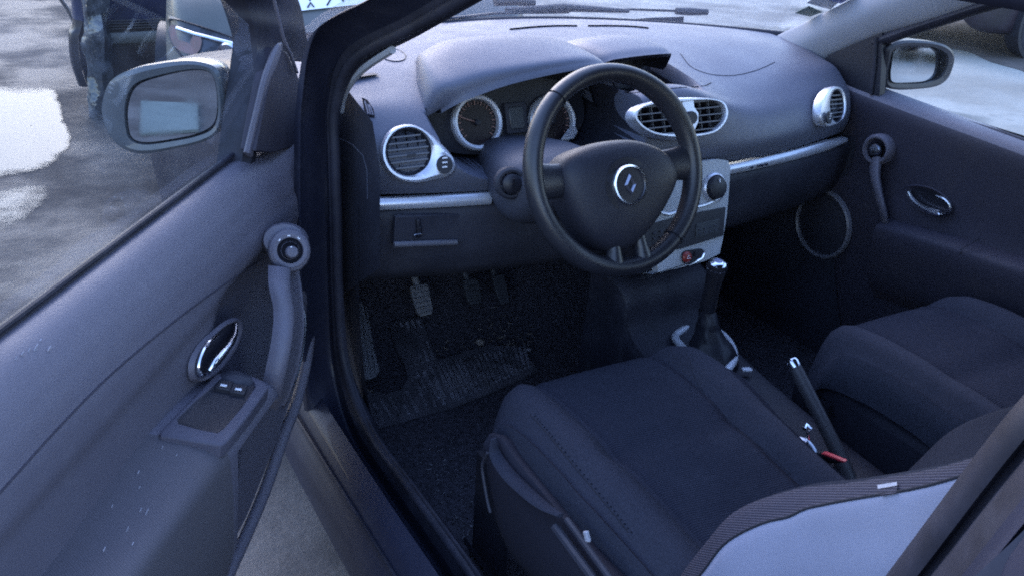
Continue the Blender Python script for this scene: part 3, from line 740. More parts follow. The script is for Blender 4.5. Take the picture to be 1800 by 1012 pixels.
# ------------------------------------------------------------------ floor, pedals
mb = MB(); fr = []
for y_, z_ in [(-1.5,.30),(-.6,.20),(0,.195),(.35,.195),(.62,.20),(.78,.215),(.92,.29),(1.05,.42),(1.10,.60),(1.12,1.00)]:
    fr.append([V((x, y_, z_+.004*noise.noise(V((x*9, y_*9, 3))))) for x in [-.70+1.4*i/40 for i in range(41)]])
mb.loft(fr, 60, 70); floor_tree = mb.bvh(); mb.build("floor_carpet", m_carpet, car)
for s_ in (-1, 1):
    mb = MB(); mb.loft([[V((s_*.695,y_,z_)) for y_, z_ in ((.36,.82),(.36,.55),(.30,.36),(.20,.16))], [V((s_*.675,y_,z_)) for y_, z_ in ((.60,.85),(.60,.60),(.58,.36),(.50,.16))], [V((s_*.66,y_,z_)) for y_, z_ in ((1.12,.95),(1.12,.60),(1.10,.36),(1.10,.16))]], 20, 20)
    mb.build("kick_panel", m_dashlow, car)
def pedal(cpx, w, h, y_, m_, ribs, lab, twist=0.):
    c = UY(*cpx, y_); n = V((twist,-.80,.60)).normalized(); X_ = V((1,.0,0)); Y_ = n.cross(X_).normalized(); Y_ = Y_ if Y_.z > 0 else -Y_
    X_ = Y_.cross(n).normalized()
    mb = MB(); o = [c+X_*a*w+Y_*b*h for a, b in [(-.46,.5),(.46,.5),(.5,.44),(.44,-.3),(.3,-.5),(-.3,-.5),(-.44,-.3),(-.5,.44)]]
    mb.prism(o, -n*.012)
    for k in range(ribs):
        b = .40-.8*k/(ribs-1); mb.box(c+Y_*b*h+n*.002, (w*(.84 if b > -.3 else .6), .006, h*.32/ribs), X_, n, Y_)
    mb.tube([c-n*.012, c-n*.05+V((0,.02,.08)), V((c.x, c.y+.14, c.z+.25))], .010, 8)
    return mb.build("pedal", m_, car, label=lab, bevel=.0015)
m_ped = mat("pedal_rubber", (.17,.17,.19), .7, dust=(16,(.32,.31,.30),.5))
m_ped2 = mat("pedal_rubber_dark", (.05,.053,.066), .5, dust=(16,(.1,.1,.1),.3))
pedal((743,527), .052, .082, .76, m_ped, 6, "ribbed clutch pedal, nearest the door")
pedal((832,512), .050, .070, .78, m_ped2, 5, "brake pedal in the shadow of the column", .1)
pedal((882,508), .040, .085, .80, m_ped2, 2, "narrow accelerator pedal", .1)
# foot rest
mb = MB(); fo = [(604,556),(614,536),(637,530),(652,590),(668,650),(662,662),(640,668),(622,640)]
def fy(py): return .86-.22*(py-530)/138
fp_ = [UY(x, y, fy(y)) for x, y in fo]; fn = V((.15,-.72,.68)).normalized()
mb.prism(fp_, -fn*.03)
for k in range(4):
    a = UY(616+k*9, 548-k*3, fy(548-k*3)); b_ = UY(637+k*8, 655, fy(655)); mb.tube([a+fn*.002, b_+fn*.002], .0035, 6)
mb.build("foot_rest", m_ped, car, bevel=.004)

# ------------------------------------------------------------------ body aperture on the driver side: sill, post, windscreen pillar
ST = [ # inner edge of the door seal as seen round the opening (pixel, plane x)
 ((870,1060),-.700),((850,1012),-.705),((740,862),-.712),((662,755),-.715),((616,640),-.718),((604,520),-.72),((601,400),-.722),((598,280),-.724),((599,192),-.722),((632,122),-.715),((742,60),-.70),((850,0),-.68),((960,-62),-.66)]
S3 = [((815,1060),-.722),((800,1012),-.726),((698,862),-.733),((628,755),-.737),((592,640),-.74),((583,520),-.742),((580,400),-.744),((577,280),-.746),((576,188),-.744),((604,92),-.737),((716,28),-.722),((812,-30),-.702),((920,-90),-.68)]
S2 = [((792,1060),-.728),((772,1012),-.732),((672,862),-.739),((608,755),-.743),((578,640),-.746),((570,520),-.748),((567,400),-.75),((565,280),-.752),((566,180),-.75),((592,84),-.743),((704,20),-.728),((800,-38),-.708),((908,-98),-.686)]
S1 = [((780,1060),-.752),((752,1012),-.756),((650,862),-.760),((590,755),-.764),((560,640),-.767),((553,520),-.769),((550,400),-.771),((549,280),-.773),((552,170),-.771),((572,70),-.763),((680,4),-.748),((780,-58),-.728),((890,-120),-.706)]
S0 = [((720,1060),-.795),((690,1012),-.798),((598,862),-.800),((552,770),-.803),((536,640),-.806),((530,520),-.806),((527,400),-.806),((526,280),-.806),((530,180),-.803),((556,58),-.792),((660,-8),-.775),((760,-66),-.755),((870,-130),-.73)]
def path(S): return [UX(a, b, x) for (a, b), x in S]
A_in, A3, A2, A1, A0 = path(ST), path(S3), path(S2), path(S1), path(S0)
for lst in (A_in, A3, A2, A1, A0):       # run the sill on to the B-post
    d = (lst[0]-lst[1]).normalized(); q = lst[0].copy()
    ext = [V((q.x, -.62, q.z-.0)), V((q.x, -.40, q.z-.0))] if q.y > -.35 else []
    lst[:0] = ext
n_ = len(A_in)
deep = [p+(V((.05,0,-.10)) if i < 6 else (V((.004,.10,0)) if i < 8 else V((-.02,.05,0)))) for i, p in enumerate(A_in)]
mb = MB()
mid = [a.lerp(b,.5)+V((-.004,-.006,.006)) for a, b in zip(A_in, A3)]
mb.loft([deep, A_in, mid, A3], 160, 16); seal = mb.build("door_seal", m_rubber, car)
mb = MB(); mb.tube(cr([a.lerp(b,.35)+V((-.003,-.004,.004)) for a, b in zip(A_in, A3)], 160), .010, 10); mb.build("seal_lip", m_rubber, seal)
mb = MB(); g1 = [p+V((.012,.012,-.010)) for p in A2]
mb.loft([A3, g1, A1, [a.lerp(b,.5)+V((-.006,-.004,.004)) for a, b in zip(A1, A0)], A0, [p+V((-.004,.02 if i > 5 else 0,-.05 if i < 7 else -.01)) for i, p in enumerate(A0)]], 160, 26)
apert = mb.build("door_aperture", m_paint, car, label="navy painted sill and front post around the open door")
# outer sill skin below the opening
mb = MB(); rws = []
for y_ in [-1.1,-.7,-.3,.1,.5,.62]:
    k = sstep(.4,.62,y_)*.02
    rws.append([V((x+k, y_, z)) for x, z in [(-.780,.395),(-.806,.378),(-.822,.352),(-.828,.335),(-.838,.318),(-.848,.29),(-.845,.24),(-.835,.20),(-.78,.17),(-.70,.165)]])
mb.loft(rws, 40, 30); mb.build("sill", m_paint, car)
MB().tube([V((-.826,y_,.352)) for y_ in (-1.1,.1,.6)], .004, 8).build("sill_seal", m_rubber, car)
# pillar cap and body edge forward of the post: wing, scuttle
mb = MB(); rws = []
for y_, z_, xo in [(.56,1.00,-.80),(.70,.985,-.815),(.95,.955,-.83),(1.33,.90,-.845),(1.62,.83,-.85),(1.85,.74,-.83),(2.00,.62,-.77),(2.06,.50,-.68)]:
    rws.append([V((xo+.24, y_+.02, z_+.02)), V((xo+.10, y_, z_+.012)), V((xo+.02, y_, z_-.02)), V((xo-.01, y_, z_-.12)), V((xo-.01, y_, .55)), V((xo+.02, y_, .30))])
mb.loft(rws, 24, 30); mb.build("front_wing", m_paint, car)
mb = MB(); rws = []
for y_, z_ in [(1.20,.960),(1.35,.935),(1.60,.875),(1.85,.79),(2.00,.68),(2.05,.50),(2.03,.25)]:
    rws.append([V((x, y_-.22*(x/.62)**2*(1 if y_ > 1.3 else .6), z_-.02*(x/.6)**2)) for x in [-.60+1.2*i/12 for i in range(13)]])
mb.loft(rws, 40, 30); mb.build("bonnet", m_paint, car)
def road_wheel(x, y_, par, r=.30, side=-1, mt=None):
    mb = MB(); ax = (side,0,0)
    mb.lathe([(r*.62,-.18),(r*.93,-.18),(r,-.14),(r,-.03),(r*.93,.0),(r*.66,.005),(r*.62,-.01)], (x,y_,r), ax, 40); mb.m = 1
    mb.lathe([(r*.62,-.01),(r*.58,-.002),(r*.5,-.02),(r*.18,-.008),(.0001,-.004)], (x,y_,r), ax, 40); mb.m = 0
    for k in range(7):
        a = 6.2832*k/7; mb.box(V((x+side*-.006, y_+math.cos(a)*r*.37, r+math.sin(a)*r*.37)), (.012,r*.16,r*.07), (1,0,0), (0,math.cos(a),math.sin(a)), (0,-math.sin(a),math.cos(a)))
    return mb.build("wheel", [m_rubber, mt or m_fascia], par)
road_wheel(-.80, 1.33, car)
road_wheel(-.80, -1.24, car)

# right windscreen pillar trim (pale), scuttle, windscreen, roof
mb = MB()
ed0 = [UX(x, y, xx) for (x, y), xx in zip([(1366,66),(1400,50),(1470,16),(1560,-30),(1700,-100)], [.72,.715,.705,.69,.66])]
ed1 = [UX(x, y, xx) for (x, y), xx in zip([(1437,112),(1462,96),(1540,62),(1640,32),(1790,-20)], [.715,.715,.705,.69,.67])]
md1 = [a.lerp(b,.45)+V((-.022,-.012,.004)) for a, b in zip(ed0, ed1)]
mb.loft([[p+V((.02,.02,0)) for p in ed0], ed0, md1, ed1, [p+V((.03,0,0)) for p in ed1]], 30, 24)
mb.build("pillar_trim", m_trim, car, label="pale grey trim of the passenger side windscreen pillar")
mb = MB(); li = [UX(x, y, -.712) for x, y in [(599,196),(603,172),(614,150),(632,128),(655,110),(690,88)]]
mb.tube(cr(li, 40), .0065, 8); mb.build("pillar_trim", m_trim, car, label="pale grey edge of the driver side pillar trim")
# glass bed and seal along the scuttle
wsb = [V((x, dash_yf(x)+.014, 1.012)) for x in [-.76+1.52*i/40 for i in range(41)]]
MB().tube(wsb, .013, 10).build("windscreen_seal", m_rubber, car)
hd = [V((x, .02-.12*x*x*1.5, 1.375-.05*(x/.6)**2)) for x in [-.645+1.29*i/40 for i in range(41)]]
mb = MB(); wsg = [[a.lerp(b, t)+V((0,.03*math.sin(t*math.pi),.045*math.sin(t*math.pi))) for a, b in zip([p+V((0,.006,.004)) for p in wsb], hd)] for t in [i/12 for i in range(13)]]
mb.grid(wsg); ws_tree = mb.bvh(); screen = mb.build("windscreen", m_screen, car)
mb = MB(); st_ = [cast(x, y, ws_tree, .003) for x, y in [(1397,22),(1422,9),(1447,20),(1424,28)]]; st2 = [cast(x, y, ws_tree, .003) for x, y in [(1418,4),(1440,-12),(1478,0),(1460,16)]]; st3 = [cast(x, y, ws_tree, .0035) for x, y in [(1442,-6),(1475,-24),(1510,-12),(1478,5)]]
for k, q in enumerate((st_, st2, st3)):
    if all(q): mb.m = k; mb.add(q, [(0,1,2,3)])
mb.build("windscreen_sticker", [mat("sticker_green", (.12,.17,.15), .5), mat("sticker_white", (.6,.62,.66), .5), mat("sticker_blue", (.25,.30,.55), .5)], screen)
# scuttle and wipers outside the glass
mb = MB(); mb.grid([[p+V((0,.02,-.008)) for p in wsb], [p+V((0,.07,-.020)) for p in wsb], [p+V((0,.16,-.055)) for p in wsb]])
mb.build("scuttle", m_dashlow, car)
def wiper(px, par, lab):
    o = thing("x", "x", "x") if False else None
    mb = MB(); pts = [UY(x, y, yy) for x, y, yy in px]
    return mb, pts
mb = MB(); mb.tube([UY(890,20,1.16), UY(990,14,1.15), UY(1105,20,1.13)], [.010,.012,.006], 8); mb.tube([UY(985,20,1.15), UY(1110,17,1.14), UY(1200,20,1.08)], .004, 6)
mb.tube([UY(1188,20,1.09), UY(1210,21,1.08), UY(1244,22,1.06)], [.010,.012,.009], 8)
mb.build("wiper", m_black, car, label="wiper arm lying in front of the passenger")
mb = MB(); mb.tube([UY(870,4,1.20), UY(905,2,1.20), UY(940,6,1.19)], [.012,.014,.010], 8); mb.tube([UY(780,34,1.08), UY(870,24,1.14), UY(1000,22,1.16)], .004, 6)
mb.build("wiper", m_black, car, label="wiper arm lying in front of the driver")
# roof, rear body and B-posts
mb = MB(); rws = []
for y_, z_, w in [(.02,1.375,.58),(-.25,1.43,.57),(-.8,1.455,.56),(-1.4,1.43,.55),(-1.75,1.37,.53)]:
    rws.append([V((x*w, y_-.10*abs(x)**2*(1 if y_ > -.1 else 0), z_-.05*abs(x)**3)) for x in [-1+2*i/14 for i in range(15)]])
mb.loft(rws, 40, 30); mb.build("roof", m_paint, car, solid=.03)
mb = MB(); rws = []
for y_, w in [(-1.0,.84),(-1.4,.84),(-1.9,.80),(-2.1,.70),(-2.15,.3),(-2.15,-.3),(-2.1,-.70),(-1.9,-.80),(-1.4,-.84),(-1.02,-.84)]:
    rws.append([V((w, y_, .25)), V((w*1.01, y_, .6)), V((w, y_, .95))])
mb.loft(rws, 60, 10); mb.build("rear_body", m_paint, car, solid=.03)
for s_ in (-1, 1):
    mb = MB(); mb.loft([[V((s_*.80,-1.35,.95)), V((s_*.80,-1.9,.95))], [V((s_*.56,-1.5,1.42)), V((s_*.54,-1.76,1.36))]], 6, 8)
    mb.build("rear_pillar", m_paint, car, solid=.05)
# left B-post: seal, groove, painted flank
def bp(px_, x): return UX(px_[0], px_[1], x)
cols6 = []
for (lo, hi, x) in [((1556,1012),(1800,684),-.705),((1566,1012),(1800,698),-.715),((1592,1012),(1800,735),-.722),((1612,1012),(1800,768),-.722),((1620,1012),(1800,782),-.712),((1634,1012),(1800,803),-.716),((1645,1012),(1800,818),-.742),((1690,1012),(1800,872),-.752),((1725,1012),(1800,918),-.775),((1733,1012),(1800,928),-.770),((1745,1012),(1800,945),-.80),((1800,1040),(1860,960),-.825)]:
    a, b_ = bp(lo, x), bp(hi, x); d = (b_-a)/(b_.z-a.z)
    def at_z(z, a=a, d=d):
        q = a+d*(z-a.z)
        if z < .7: q.y = (a+d*(.7-a.z)).y+(.7-z)*.05
        if z > 1.14: q = a+d*(1.14-a.z)+V((.55,-.25,1))*(z-1.14)
        return q
    cols6.append([at_z(z) for z in (.36,.5,.7,.9,1.0,1.1,1.16,1.25,1.34)])
mb = MB(); mb.grid([cr(c, 40) for c in cols6], matf=lambda i, j: 1 if i < 7 else 0)
mb.build("middle_post", [m_paint, m_rubber], car, label="navy middle post with rubber door seal")
# outer side skin behind the B-post
mb = MB(); mb.loft([[V((-.83,-.92,.30)), V((-.845,-.93,.6)), V((-.84,-.96,.95)), V((-.80,-1.0,1.10)), V((-.70,-1.04,1.28)), V((-.58,-1.06,1.40))], [V((-.84,-1.02,.30)), V((-.85,-1.02,.6)), V((-.84,-1.04,.95)), V((-.79,-1.1,1.10)), V((-.70,-1.12,1.28)), V((-.58,-1.14,1.40))]], 24, 6)
mb.build("side_skin", m_paint, car)

# ------------------------------------------------------------------ passenger door
mb = MB(); belt = [(.52,.965),(.44,.950),(.36,.944),(.2,.936),(0,.928),(-.3,.915),(-.8,.90)]
rws = []
for dx, dz in [(.075,.004),(.055,.006),(.03,.004),(.008,-.006),(-.002,-.03),(.004,-.10),(.008,-.20),(.0,-.26),(.0,-.32),(.012,-.45),(.02,-.60),(.03,-.72)]:
    rws.append([V((.690+dx, y_, z_+dz)) for y_, z_ in belt])
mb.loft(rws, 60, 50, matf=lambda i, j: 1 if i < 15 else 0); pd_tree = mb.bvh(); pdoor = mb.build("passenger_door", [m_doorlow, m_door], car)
# paler top rows paint the lit pad of the same moulding; arm rest along the middle
mb = MB(); ar = [(1562,392),(1610,405),(1680,425),(1740,444),(1800,462),(1870,480)]
t0 = [UX(x, y, .69) for x, y in ar]; 
mb.loft([[p+V((.02,0,.012)) for p in t0], [p+V((-.012,0,.012)) for p in t0], [p+V((-.040,0,.004)) for p in t0], [p+V((-.050,0,-.012)) for p in t0], [p+V((-.046,0,-.06)) for p in t0], [p+V((-.02,0,-.16)) for p in t0], [p+V((.02,0,-.22)) for p in t0]], 30, 24)
mb.build("arm_rest", m_doorlow, pdoor)
MB().tube([UX(1688,440,.637), UX(1700,432,.640), UX(1714,424,.655), UX(1722,420,.668)], .0010, 6).build("trim_gap", m_seam, pdoor)
MB().tube([UX(1690,442,.638), UX(1672,470,.655), UX(1640,510,.672)], .0010, 6).build("trim_gap", m_seam, pdoor)
# speaker ring
c = UX(1448, 394, .686); mb = MB(); mb.lathe([(.098,0),(.096,.010),(.091,.013),(.087,.010),(.085,.0)], c, (-1,0,0), 56); mb.m = 1
mb.lathe([(.086,.003),(.05,.010),(.0001,.012)], c, (-1,0,0), 40)
mb.build("speaker", [mat("speaker_rim", (.16,.16,.19), .3, spec=.6), m_dashlow], pdoor, label="round door speaker with shiny rim")
# pull handle with knob
k = UX(1545, 263, .676); mb = MB()
mb.lathe([(.040,-.01),(.040,.012),(.034,.020),(.030,.020),(.026,.012)], k, (-1,-.15,.1), 32); mb.m = 1
mb.lathe([(.0001,.026),(.012,.025),(.017,.018),(.018,.010)], k, (-1,-.15,.1), 24); mb.m = 0
mb.tube(cr([UX(x, y, xx) for x, y, xx in [(1540,282,.672),(1538,310,.655),(1545,345,.648),(1553,375,.655),(1557,402,.68)]], 24), [.026-.012*math.sin(math.pi*i/40) for i in range(24)], 14, sx=.6)
mb.build("pull_handle", [m_door, m_dchrome], pdoor)
# release handle in its bowl
mb = MB(); bo = cr([UX(x, y, .694) for x, y in [(1592,332),(1610,326),(1640,332),(1664,348),(1673,362),(1668,376),(1650,380),(1625,374),(1603,358)]], 48, True)
c = sum(bo, V((0,0,0)))/48
mb.grid([[p.lerp(c,-.06) for p in bo], [p+V((-.004,0,0)) for p in bo], [p.lerp(c,.1)+V((-.002,0,0)) for p in bo], [p.lerp(c,.5)+V((.01,0,0)) for p in bo]], True); mb.m = 1
mb.add([p.lerp(c,.12)+V((.001,0,0)) for p in bo], [tuple(range(48))]); mb.m = 2
mb.tube(cr([UX(x, y, .682) for x, y in [(1597,337),(1604,350),(1618,362),(1636,371),(1652,376)]], 20), [.004+.0045*(i/19) for i in range(20)], 8)
mb.tube(cr([UX(x, y, .684) for x, y in [(1646,345),(1660,350),(1670,362),(1667,374),(1652,378)]], 16), .0035, 8)
mb.build("release_handle", [m_doorlow, m_black, m_chrome], pdoor)
# mirror sail panel, frame, glass
mb = MB(); sl = [UX(x, y, .700) for x, y in [(1438,116),(1456,97),(1500,78),(1551,58),(1549,120),(1546,168),(1478,163),(1458,140)]]
mb.prism(sl, (.02,0,0)); mb.m = 1; mb.tube([UX(1540,66,.697), UX(1537,120,.697), UX(1531,166,.697)], .005, 8)
mb.build("sail_panel", [m_black, m_rubber], pdoor)
fr0 = [UX(x, y, xx) for x, y, xx in [(1540,76,.715),(1600,54,.71),(1680,28,.70),(1745,8,.69),(1820,-6,.68),(1960,-10,.67)]]
mb = MB(); mb.tube(cr(fr0, 30), .014, 10, sx=1.2); mb.tube(cr([UX(1552,60,.735), UX(1548,120,.725), UX(1545,172,.72)], 10), .010, 8)
wr_ = V((.66,-.85,1.33)); mb.tube([fr0[-1], wr_, V((.735,-.9,.92))], .016, 8)
mb.build("window_frame", m_rubber, pdoor)
gA = [UX(1545,170,.735), V((.75,.0,.925)), V((.75,-.88,.90))]; gB = [UX(1550,60,.725), V((.70,.05,1.24)), V((.67,-.85,1.33))]
mb = MB(); mb.loft([gA, gB], 16, 6); mb.build("window", m_glass, pdoor)
MB().tube([UX(1543,171,.733), V((.743,.0,.930)), V((.743,-.88,.905))], .008, 8).build("window_seal", m_rubber, pdoor)
mb = MB(); mb.loft([[V((.765,y_,.935)) for y_ in (.50,-.1,-.9)], [V((.83,y_,.86)) for y_ in (.50,-.1,-.9)], [V((.85,y_,.6)) for y_ in (.50,-.1,-.9)], [V((.83,y_,.25)) for y_ in (.50,-.1,-.9)]], 12, 12)
mb.build("outer_skin", m_paint, pdoor)

def wing_mirror(outline, inner, glass_px, place, fwd, label, shell, tilt):
    """shell from an outline on the mirror plane, bulging forward"""
    o = cr([place(x, y) for x, y in outline], 72, True); c = sum(o, V((0,0,0)))/72
    i_ = cr([place(x, y) for x, y in inner], 72, True); fwd = V(fwd).normalized()
    mb = MB()
    mb.grid([[p+fwd*.004 for p in i_], [p-fwd*.003 for p in i_], [a.lerp(b,.4)-fwd*.006 for a, b in zip(o, i_)], [p-fwd*.001 for p in o], [p+fwd*.02 for p in o], [p.lerp(c,.06)+fwd*.055 for p in o], [p.lerp(c,.26)+fwd*.085 for p in o], [p.lerp(c,.6)+fwd*.105 for p in o], [p.lerp(c,.999)+fwd*.11 for p in o]], True)
    mir = mb.build("wing_mirror", shell, car, label=label)
    g = cr([place(x, y) for x, y in glass_px], 60, True); gc = sum(g, V((0,0,0)))/60; up_ = V((0,0,1)); 
    mb = MB(); tilt = V(tilt)
    g2 = [p+fwd*(.003+(p-gc).dot(tilt)) for p in g]
    mb.add(g2, [tuple(range(60))]); mb.build("mirror_glass", m_mirror, mir)
    return mir
mir_r = wing_mirror([(1556,100),(1560,84),(1575,74),(1600,71),(1640,74),(1665,82),(1677,98),(1674,120),(1664,140),(1645,152),(1610,157),(1575,158),(1556,152),(1552,130)],
    [(1563,112),(1567,92),(1580,83),(1605,80),(1640,83),(1660,92),(1666,104),(1661,125),(1650,138),(1625,146),(1590,147),(1564,145),(1560,130)],
    [(1564,112),(1568,93),(1580,84),(1605,81),(1640,84),(1658,93),(1664,104),(1659,124),(1648,137),(1625,144),(1590,145),(1565,143),(1561,130)],
    lambda x, y: UY(x, y, .345), (.0,1,0), "black wing mirror beyond the passenger window, full of bright reflection", m_black, (.10,0,.08))
MB().tube([UY(1556,140,.38), UX(1540,160,.73)], .016, 10).build("mirror_arm", m_black, mir_r)
# ------------------------------------------------------------------ open driver door
def lerp1(tab, x):
    if x <= tab[0][0]: return tab[0][1]
    for (a, fa), (b, fb) in zip(tab, tab[1:]):
        if x <= b: t = (x-a)/(b-a); t = t*t*(3-2*t)*.5+t*.5; return fa+(fb-fa)*t
    return tab[-1][1]
UF = [(.25,.14),(.44,.11),(.52,.05),(.60,.0),(.70,-.03),(.80,-.06),(.92,-.092),(1.1,-.10)]
ZB = [(0,.53),(.05,.46),(.12,.41),(.25,.35),(.45,.305),(.7,.27),(1,.25)]
WP_ = [(.20,-.04),(.30,-.012),(.45,.0),(.62,.0),(.70,-.010),(.79,-.006),(.815,.0),(.845,-.002),(.875,-.010),(.900,-.021),(.922,-.036),(.938,-.052),(.947,-.070)]
mb = MB(); rws = []
for b in [i/70 for i in range(71)]:
    row = []
    for a in [i/90 for i in range(91)]:
        zt = .945+.018*math.exp(-(a/.05)**2)-.012*math.exp(-((a-.12)/.05)**2)
        z = zt+(lerp1(ZB, a)-zt)*b; u = lerp1(UF, z); u = u+(1.18-u)*a
        w = lerp1(WP_, z-(zt-.945)*(1 if z > .85 else 0)) - .032*math.exp(-((u-.30)/.12)**4-((z-.70)/.10)**4)
        w -= .02*max(0, 1-a/.04)**2
        row.append(dw(u, w, z))
    rws.append(row)
top0 = [dw((p-DO).dot(DD), -.082, p.z-.002) for p in rws[0]]
mb.grid([top0]+rws)
drv_tree = mb.bvh(); ddoor = mb.build("driver_door", m_door, car, label="open driver door, its dusty inner panel facing the cabin")
def dseam(px, nm, m_, rad=.0014, n=50, off=.0):
    pts = draped(px, drv_tree, n, off)
    if len(pts) > 3: return MB().tube(pts, rad, 6).build(nm, m_, ddoor)
dseam([(457,456),(330,546),(200,653),(97,757),(-10,876)], "panel_seam", m_doorlow, .0016)
# seal round the lower edge
ep = [DU(x, y, w) for x, y, w in [(545,470,-.02),(546,560,-.012),(541,620,-.006),(523,700,.0),(497,770,.0),(470,850,.0),(437,930,.0),(400,1012,.0),(372,1085,.0)]]
mb = MB(); pth = cr(ep+[dw(.75,0,.262), dw(1.18,0,.25)], 70); mb.tube(pth, .0115, 10); mb.build("edge_seal", m_door, ddoor)
# inner structure and outer skin
mb = MB(); rws = []
for w0, gr in [(-.03,1),(-.10,1),(-.150,.3),(-.165,.0)]:
    rws.append([dw(u+.0, w0, z) for u, z in [(-.06,.90),(-.01,.62),(.06,.50),(.16,.415),(.3,.355),(.5,.31),(.8,.265),(1.17,.245)]])
mb.loft(rws, 40, 8)
osk = [[dw(u, -.085, .94) for u in (-.12,.3,.8,1.18)], [dw(u, -.15, .88) for u in (-.13,.3,.8,1.18)], [dw(u, -.172, .62) for u in (-.08,.3,.8,1.18)], [dw(u, -.165, z) for u, z in ((.1,.43),(.3,.36),(.8,.27),(1.18,.25))]]
mb.loft(osk, 24, 20); mb.build("outer_skin", m_paint, ddoor)
# hinge strap and side of the door towards the post
mb = MB(); fe = [[dw(lerp1(UF, z)+.003, w, z) for z in [.94,.85,.75,.65,.58,.53]] for w in (-.005,-.06,-.12)]
mb.loft(fe, 20, 8); mb.build("front_edge", m_paint, ddoor)
for z_ in (.55, .80): MB().box(V((-.79,.50,z_)), (.04,.12,.05)).build("hinge", m_paint, car, bevel=.006)
# arm rest with fabric, switch panel
Ain = [(.43,.002,.675),(.505,.0,.705),(.655,-.005,.722),(.78,-.005,.715),(.92,-.005,.704),(1.17,-.005,.70)]
Aout = [(.405,.070,.645),(.45,.082,.684),(.628,.085,.697),(.73,.085,.705),(.89,.086,.713),(1.17,.086,.715)]
E_in = cr([dw(*p) for p in Ain], 60); E_out = cr([dw(*p) for p in Aout], 60)
mb = MB(); rws = []
zcut = .635
def side(p, k, dz, dwn): return p+DN*dwn+V((0,0,-dz))
front = [i for i in range(60)]
rws = [[p-DN*.03 for p in E_in], E_in, [a.lerp(b,.5)+V((0,0,.003)) for a, b in zip(E_in, E_out)], [a.lerp(b,.80)+V((0,0,.002)) for a, b in zip(E_in, E_out)], [a.lerp(b,.92)-V((0,0,.001)) for a, b in zip(E_in, E_out)], [p-V((0,0,.006)) for p in E_out], [p+DN*.005-V((0,0,.015)) for p in E_out], [p+DN*.006-V((0,0,.026)) for p in E_out]]
def f_i(i): u = (E_out[i]-DO).dot(DD); return sstep(.585,.612,u)
rws += [[p+DN*(.006*f_i(i)-.02*(1-f_i(i)))-V((0,0,.03+.06*f_i(i))) for i, p in enumerate(E_out)],
        [p+DN*(.0*f_i(i)-.07*(1-f_i(i)))-V((0,0,.032+.15*f_i(i))) for i, p in enumerate(E_out)],
        [p+DN*(-.03*f_i(i)-.09*(1-f_i(i)))-V((0,0,.034+.25*f_i(i))) for i, p in enumerate(E_out)]]
def amf(j, i): return 0 if (E_out[i]-DO).dot(DD) > .622 else 1
mb.grid(rws, matf=amf); arm_tree = mb.bvh(); arm = mb.build("arm_rest", [m_doorfab, m_door], ddoor, label="door arm rest in ribbed brownish fabric")
SA, SB, SC = DU(277,761,-.003), DU(395,779,.085), DU(474,677,.083)
SN = (SB-SA).cross(SC-SA).normalized(); SN = SN if SN.z > 0 else -SN
def SP(x, y, k=0.): return ON(x, y, SN, SA+SN*k)
mb = MB()
so = [SP(x, y, .013) for x, y in [(397,650),(430,652),(466,668),(473,679),(440,725),(398,776),(388,780),(340,772),(283,763),(280,757),(330,706),(380,655)]]
si = [SP(x, y, .013) for x, y in [(404,660),(428,660),(446,668),(449,679),(424,716),(393,752),(382,760),(348,753),(315,744),(311,735),(345,702),(388,664)]]
SQ = sum(so, V((0,0,0)))/len(so)
mb.grid([[p-SN*.022 for p in so], [p-SN*.003 for p in so], [p.lerp(SQ,.05) for p in so], si, [p-SN*.004 for p in si]], True); mb.m = 1
sc_ = sum(si, V((0,0,0)))/len(si)
mb.grid([[p-SN*.004 for p in si], [p.lerp(sc_,.12)-SN*.0045 for p in si]], True); mb.add([p.lerp(sc_,.12)-SN*.0045 for p in si], [tuple(range(len(si)))])
swp = mb.build("switch_panel", [m_frame, m_black], ddoor, bevel=.0015)
mb = MB(); sx_ = (SB-SA).normalized(); sy_ = SN.cross(sx_)
mb.lathe([(.030,-.006),(.028,.002),(.020,.008),(.0001,.010)], SP(415,667,.008), SN, 24, ref=sx_, sx=1, sy=.7); mb.m = 1
for x, y in ((394,677),(419,684)):
    mb.box(SP(x, y+3, .010), (.022,.026,.010), sx_, sy_, SN)
mb.m = 2
for x, y in ((393,676.5),(419,683.5)): mb.box(SP(x, y, .0165), (.010,.0055,.002), sx_, sy_, SN)
mb.build("window_switch", [m_dashlow, m_black, m_white], swp, bevel=.001)
# pull handle and mirror adjuster
mb = MB()
hp = [(500,470,.048,.030),(500,505,.066,.025),(507,550,.082,.0215),(503,600,.090,.019),(493,650,.088,.017),(484,690,.078,.015),(479,718,.060,.012)]
path_ = cr([DU(x, y, w) for x, y, w, r in hp], 44); rad_ = [v.x for v in cr([V((r,0,0)) for *_, r in hp], 44)]
hp2 = [(522,474,.045,.018),(528,520,.06,.018),(531,570,.068,.019),(524,630,.07,.018),(510,680,.064,.015),(496,712,.052,.009)]
p2 = cr([DU(x, y, w) for x, y, w, r in hp2], 40); r2 = [v.x for v in cr([V((r,0,0)) for *_, r in hp2], 40)]
rws = []
p2 = cr([DU(x, y, w) for x, y, w, r in hp2], 44); r2 = [v.x for v in cr([V((r,0,0)) for *_, r in hp2], 44)]
for A, B, ra, rb in zip(path_, p2, rad_, r2):
    e = (A-B).normalized(); ra *= .85; rb *= .8
    rws.append([A+e*ra*.8-DN*.022, A+e*ra-DN*.008, A+e*ra*.75+DN*.004, A+DN*.010, A-e*ra*.7+DN*.005, A.lerp(B,.5)-DN*.004, B+e*rb*.5, B+DN*.004, B-e*rb*.8, B-e*rb-DN*.010, B-e*rb*.8-DN*.024])
mb.loft(rws, 40, 60)
hc = DU(509, 441, .050); kn = (DD*.80+DN*.42+V((0,0,.42))).normalized()
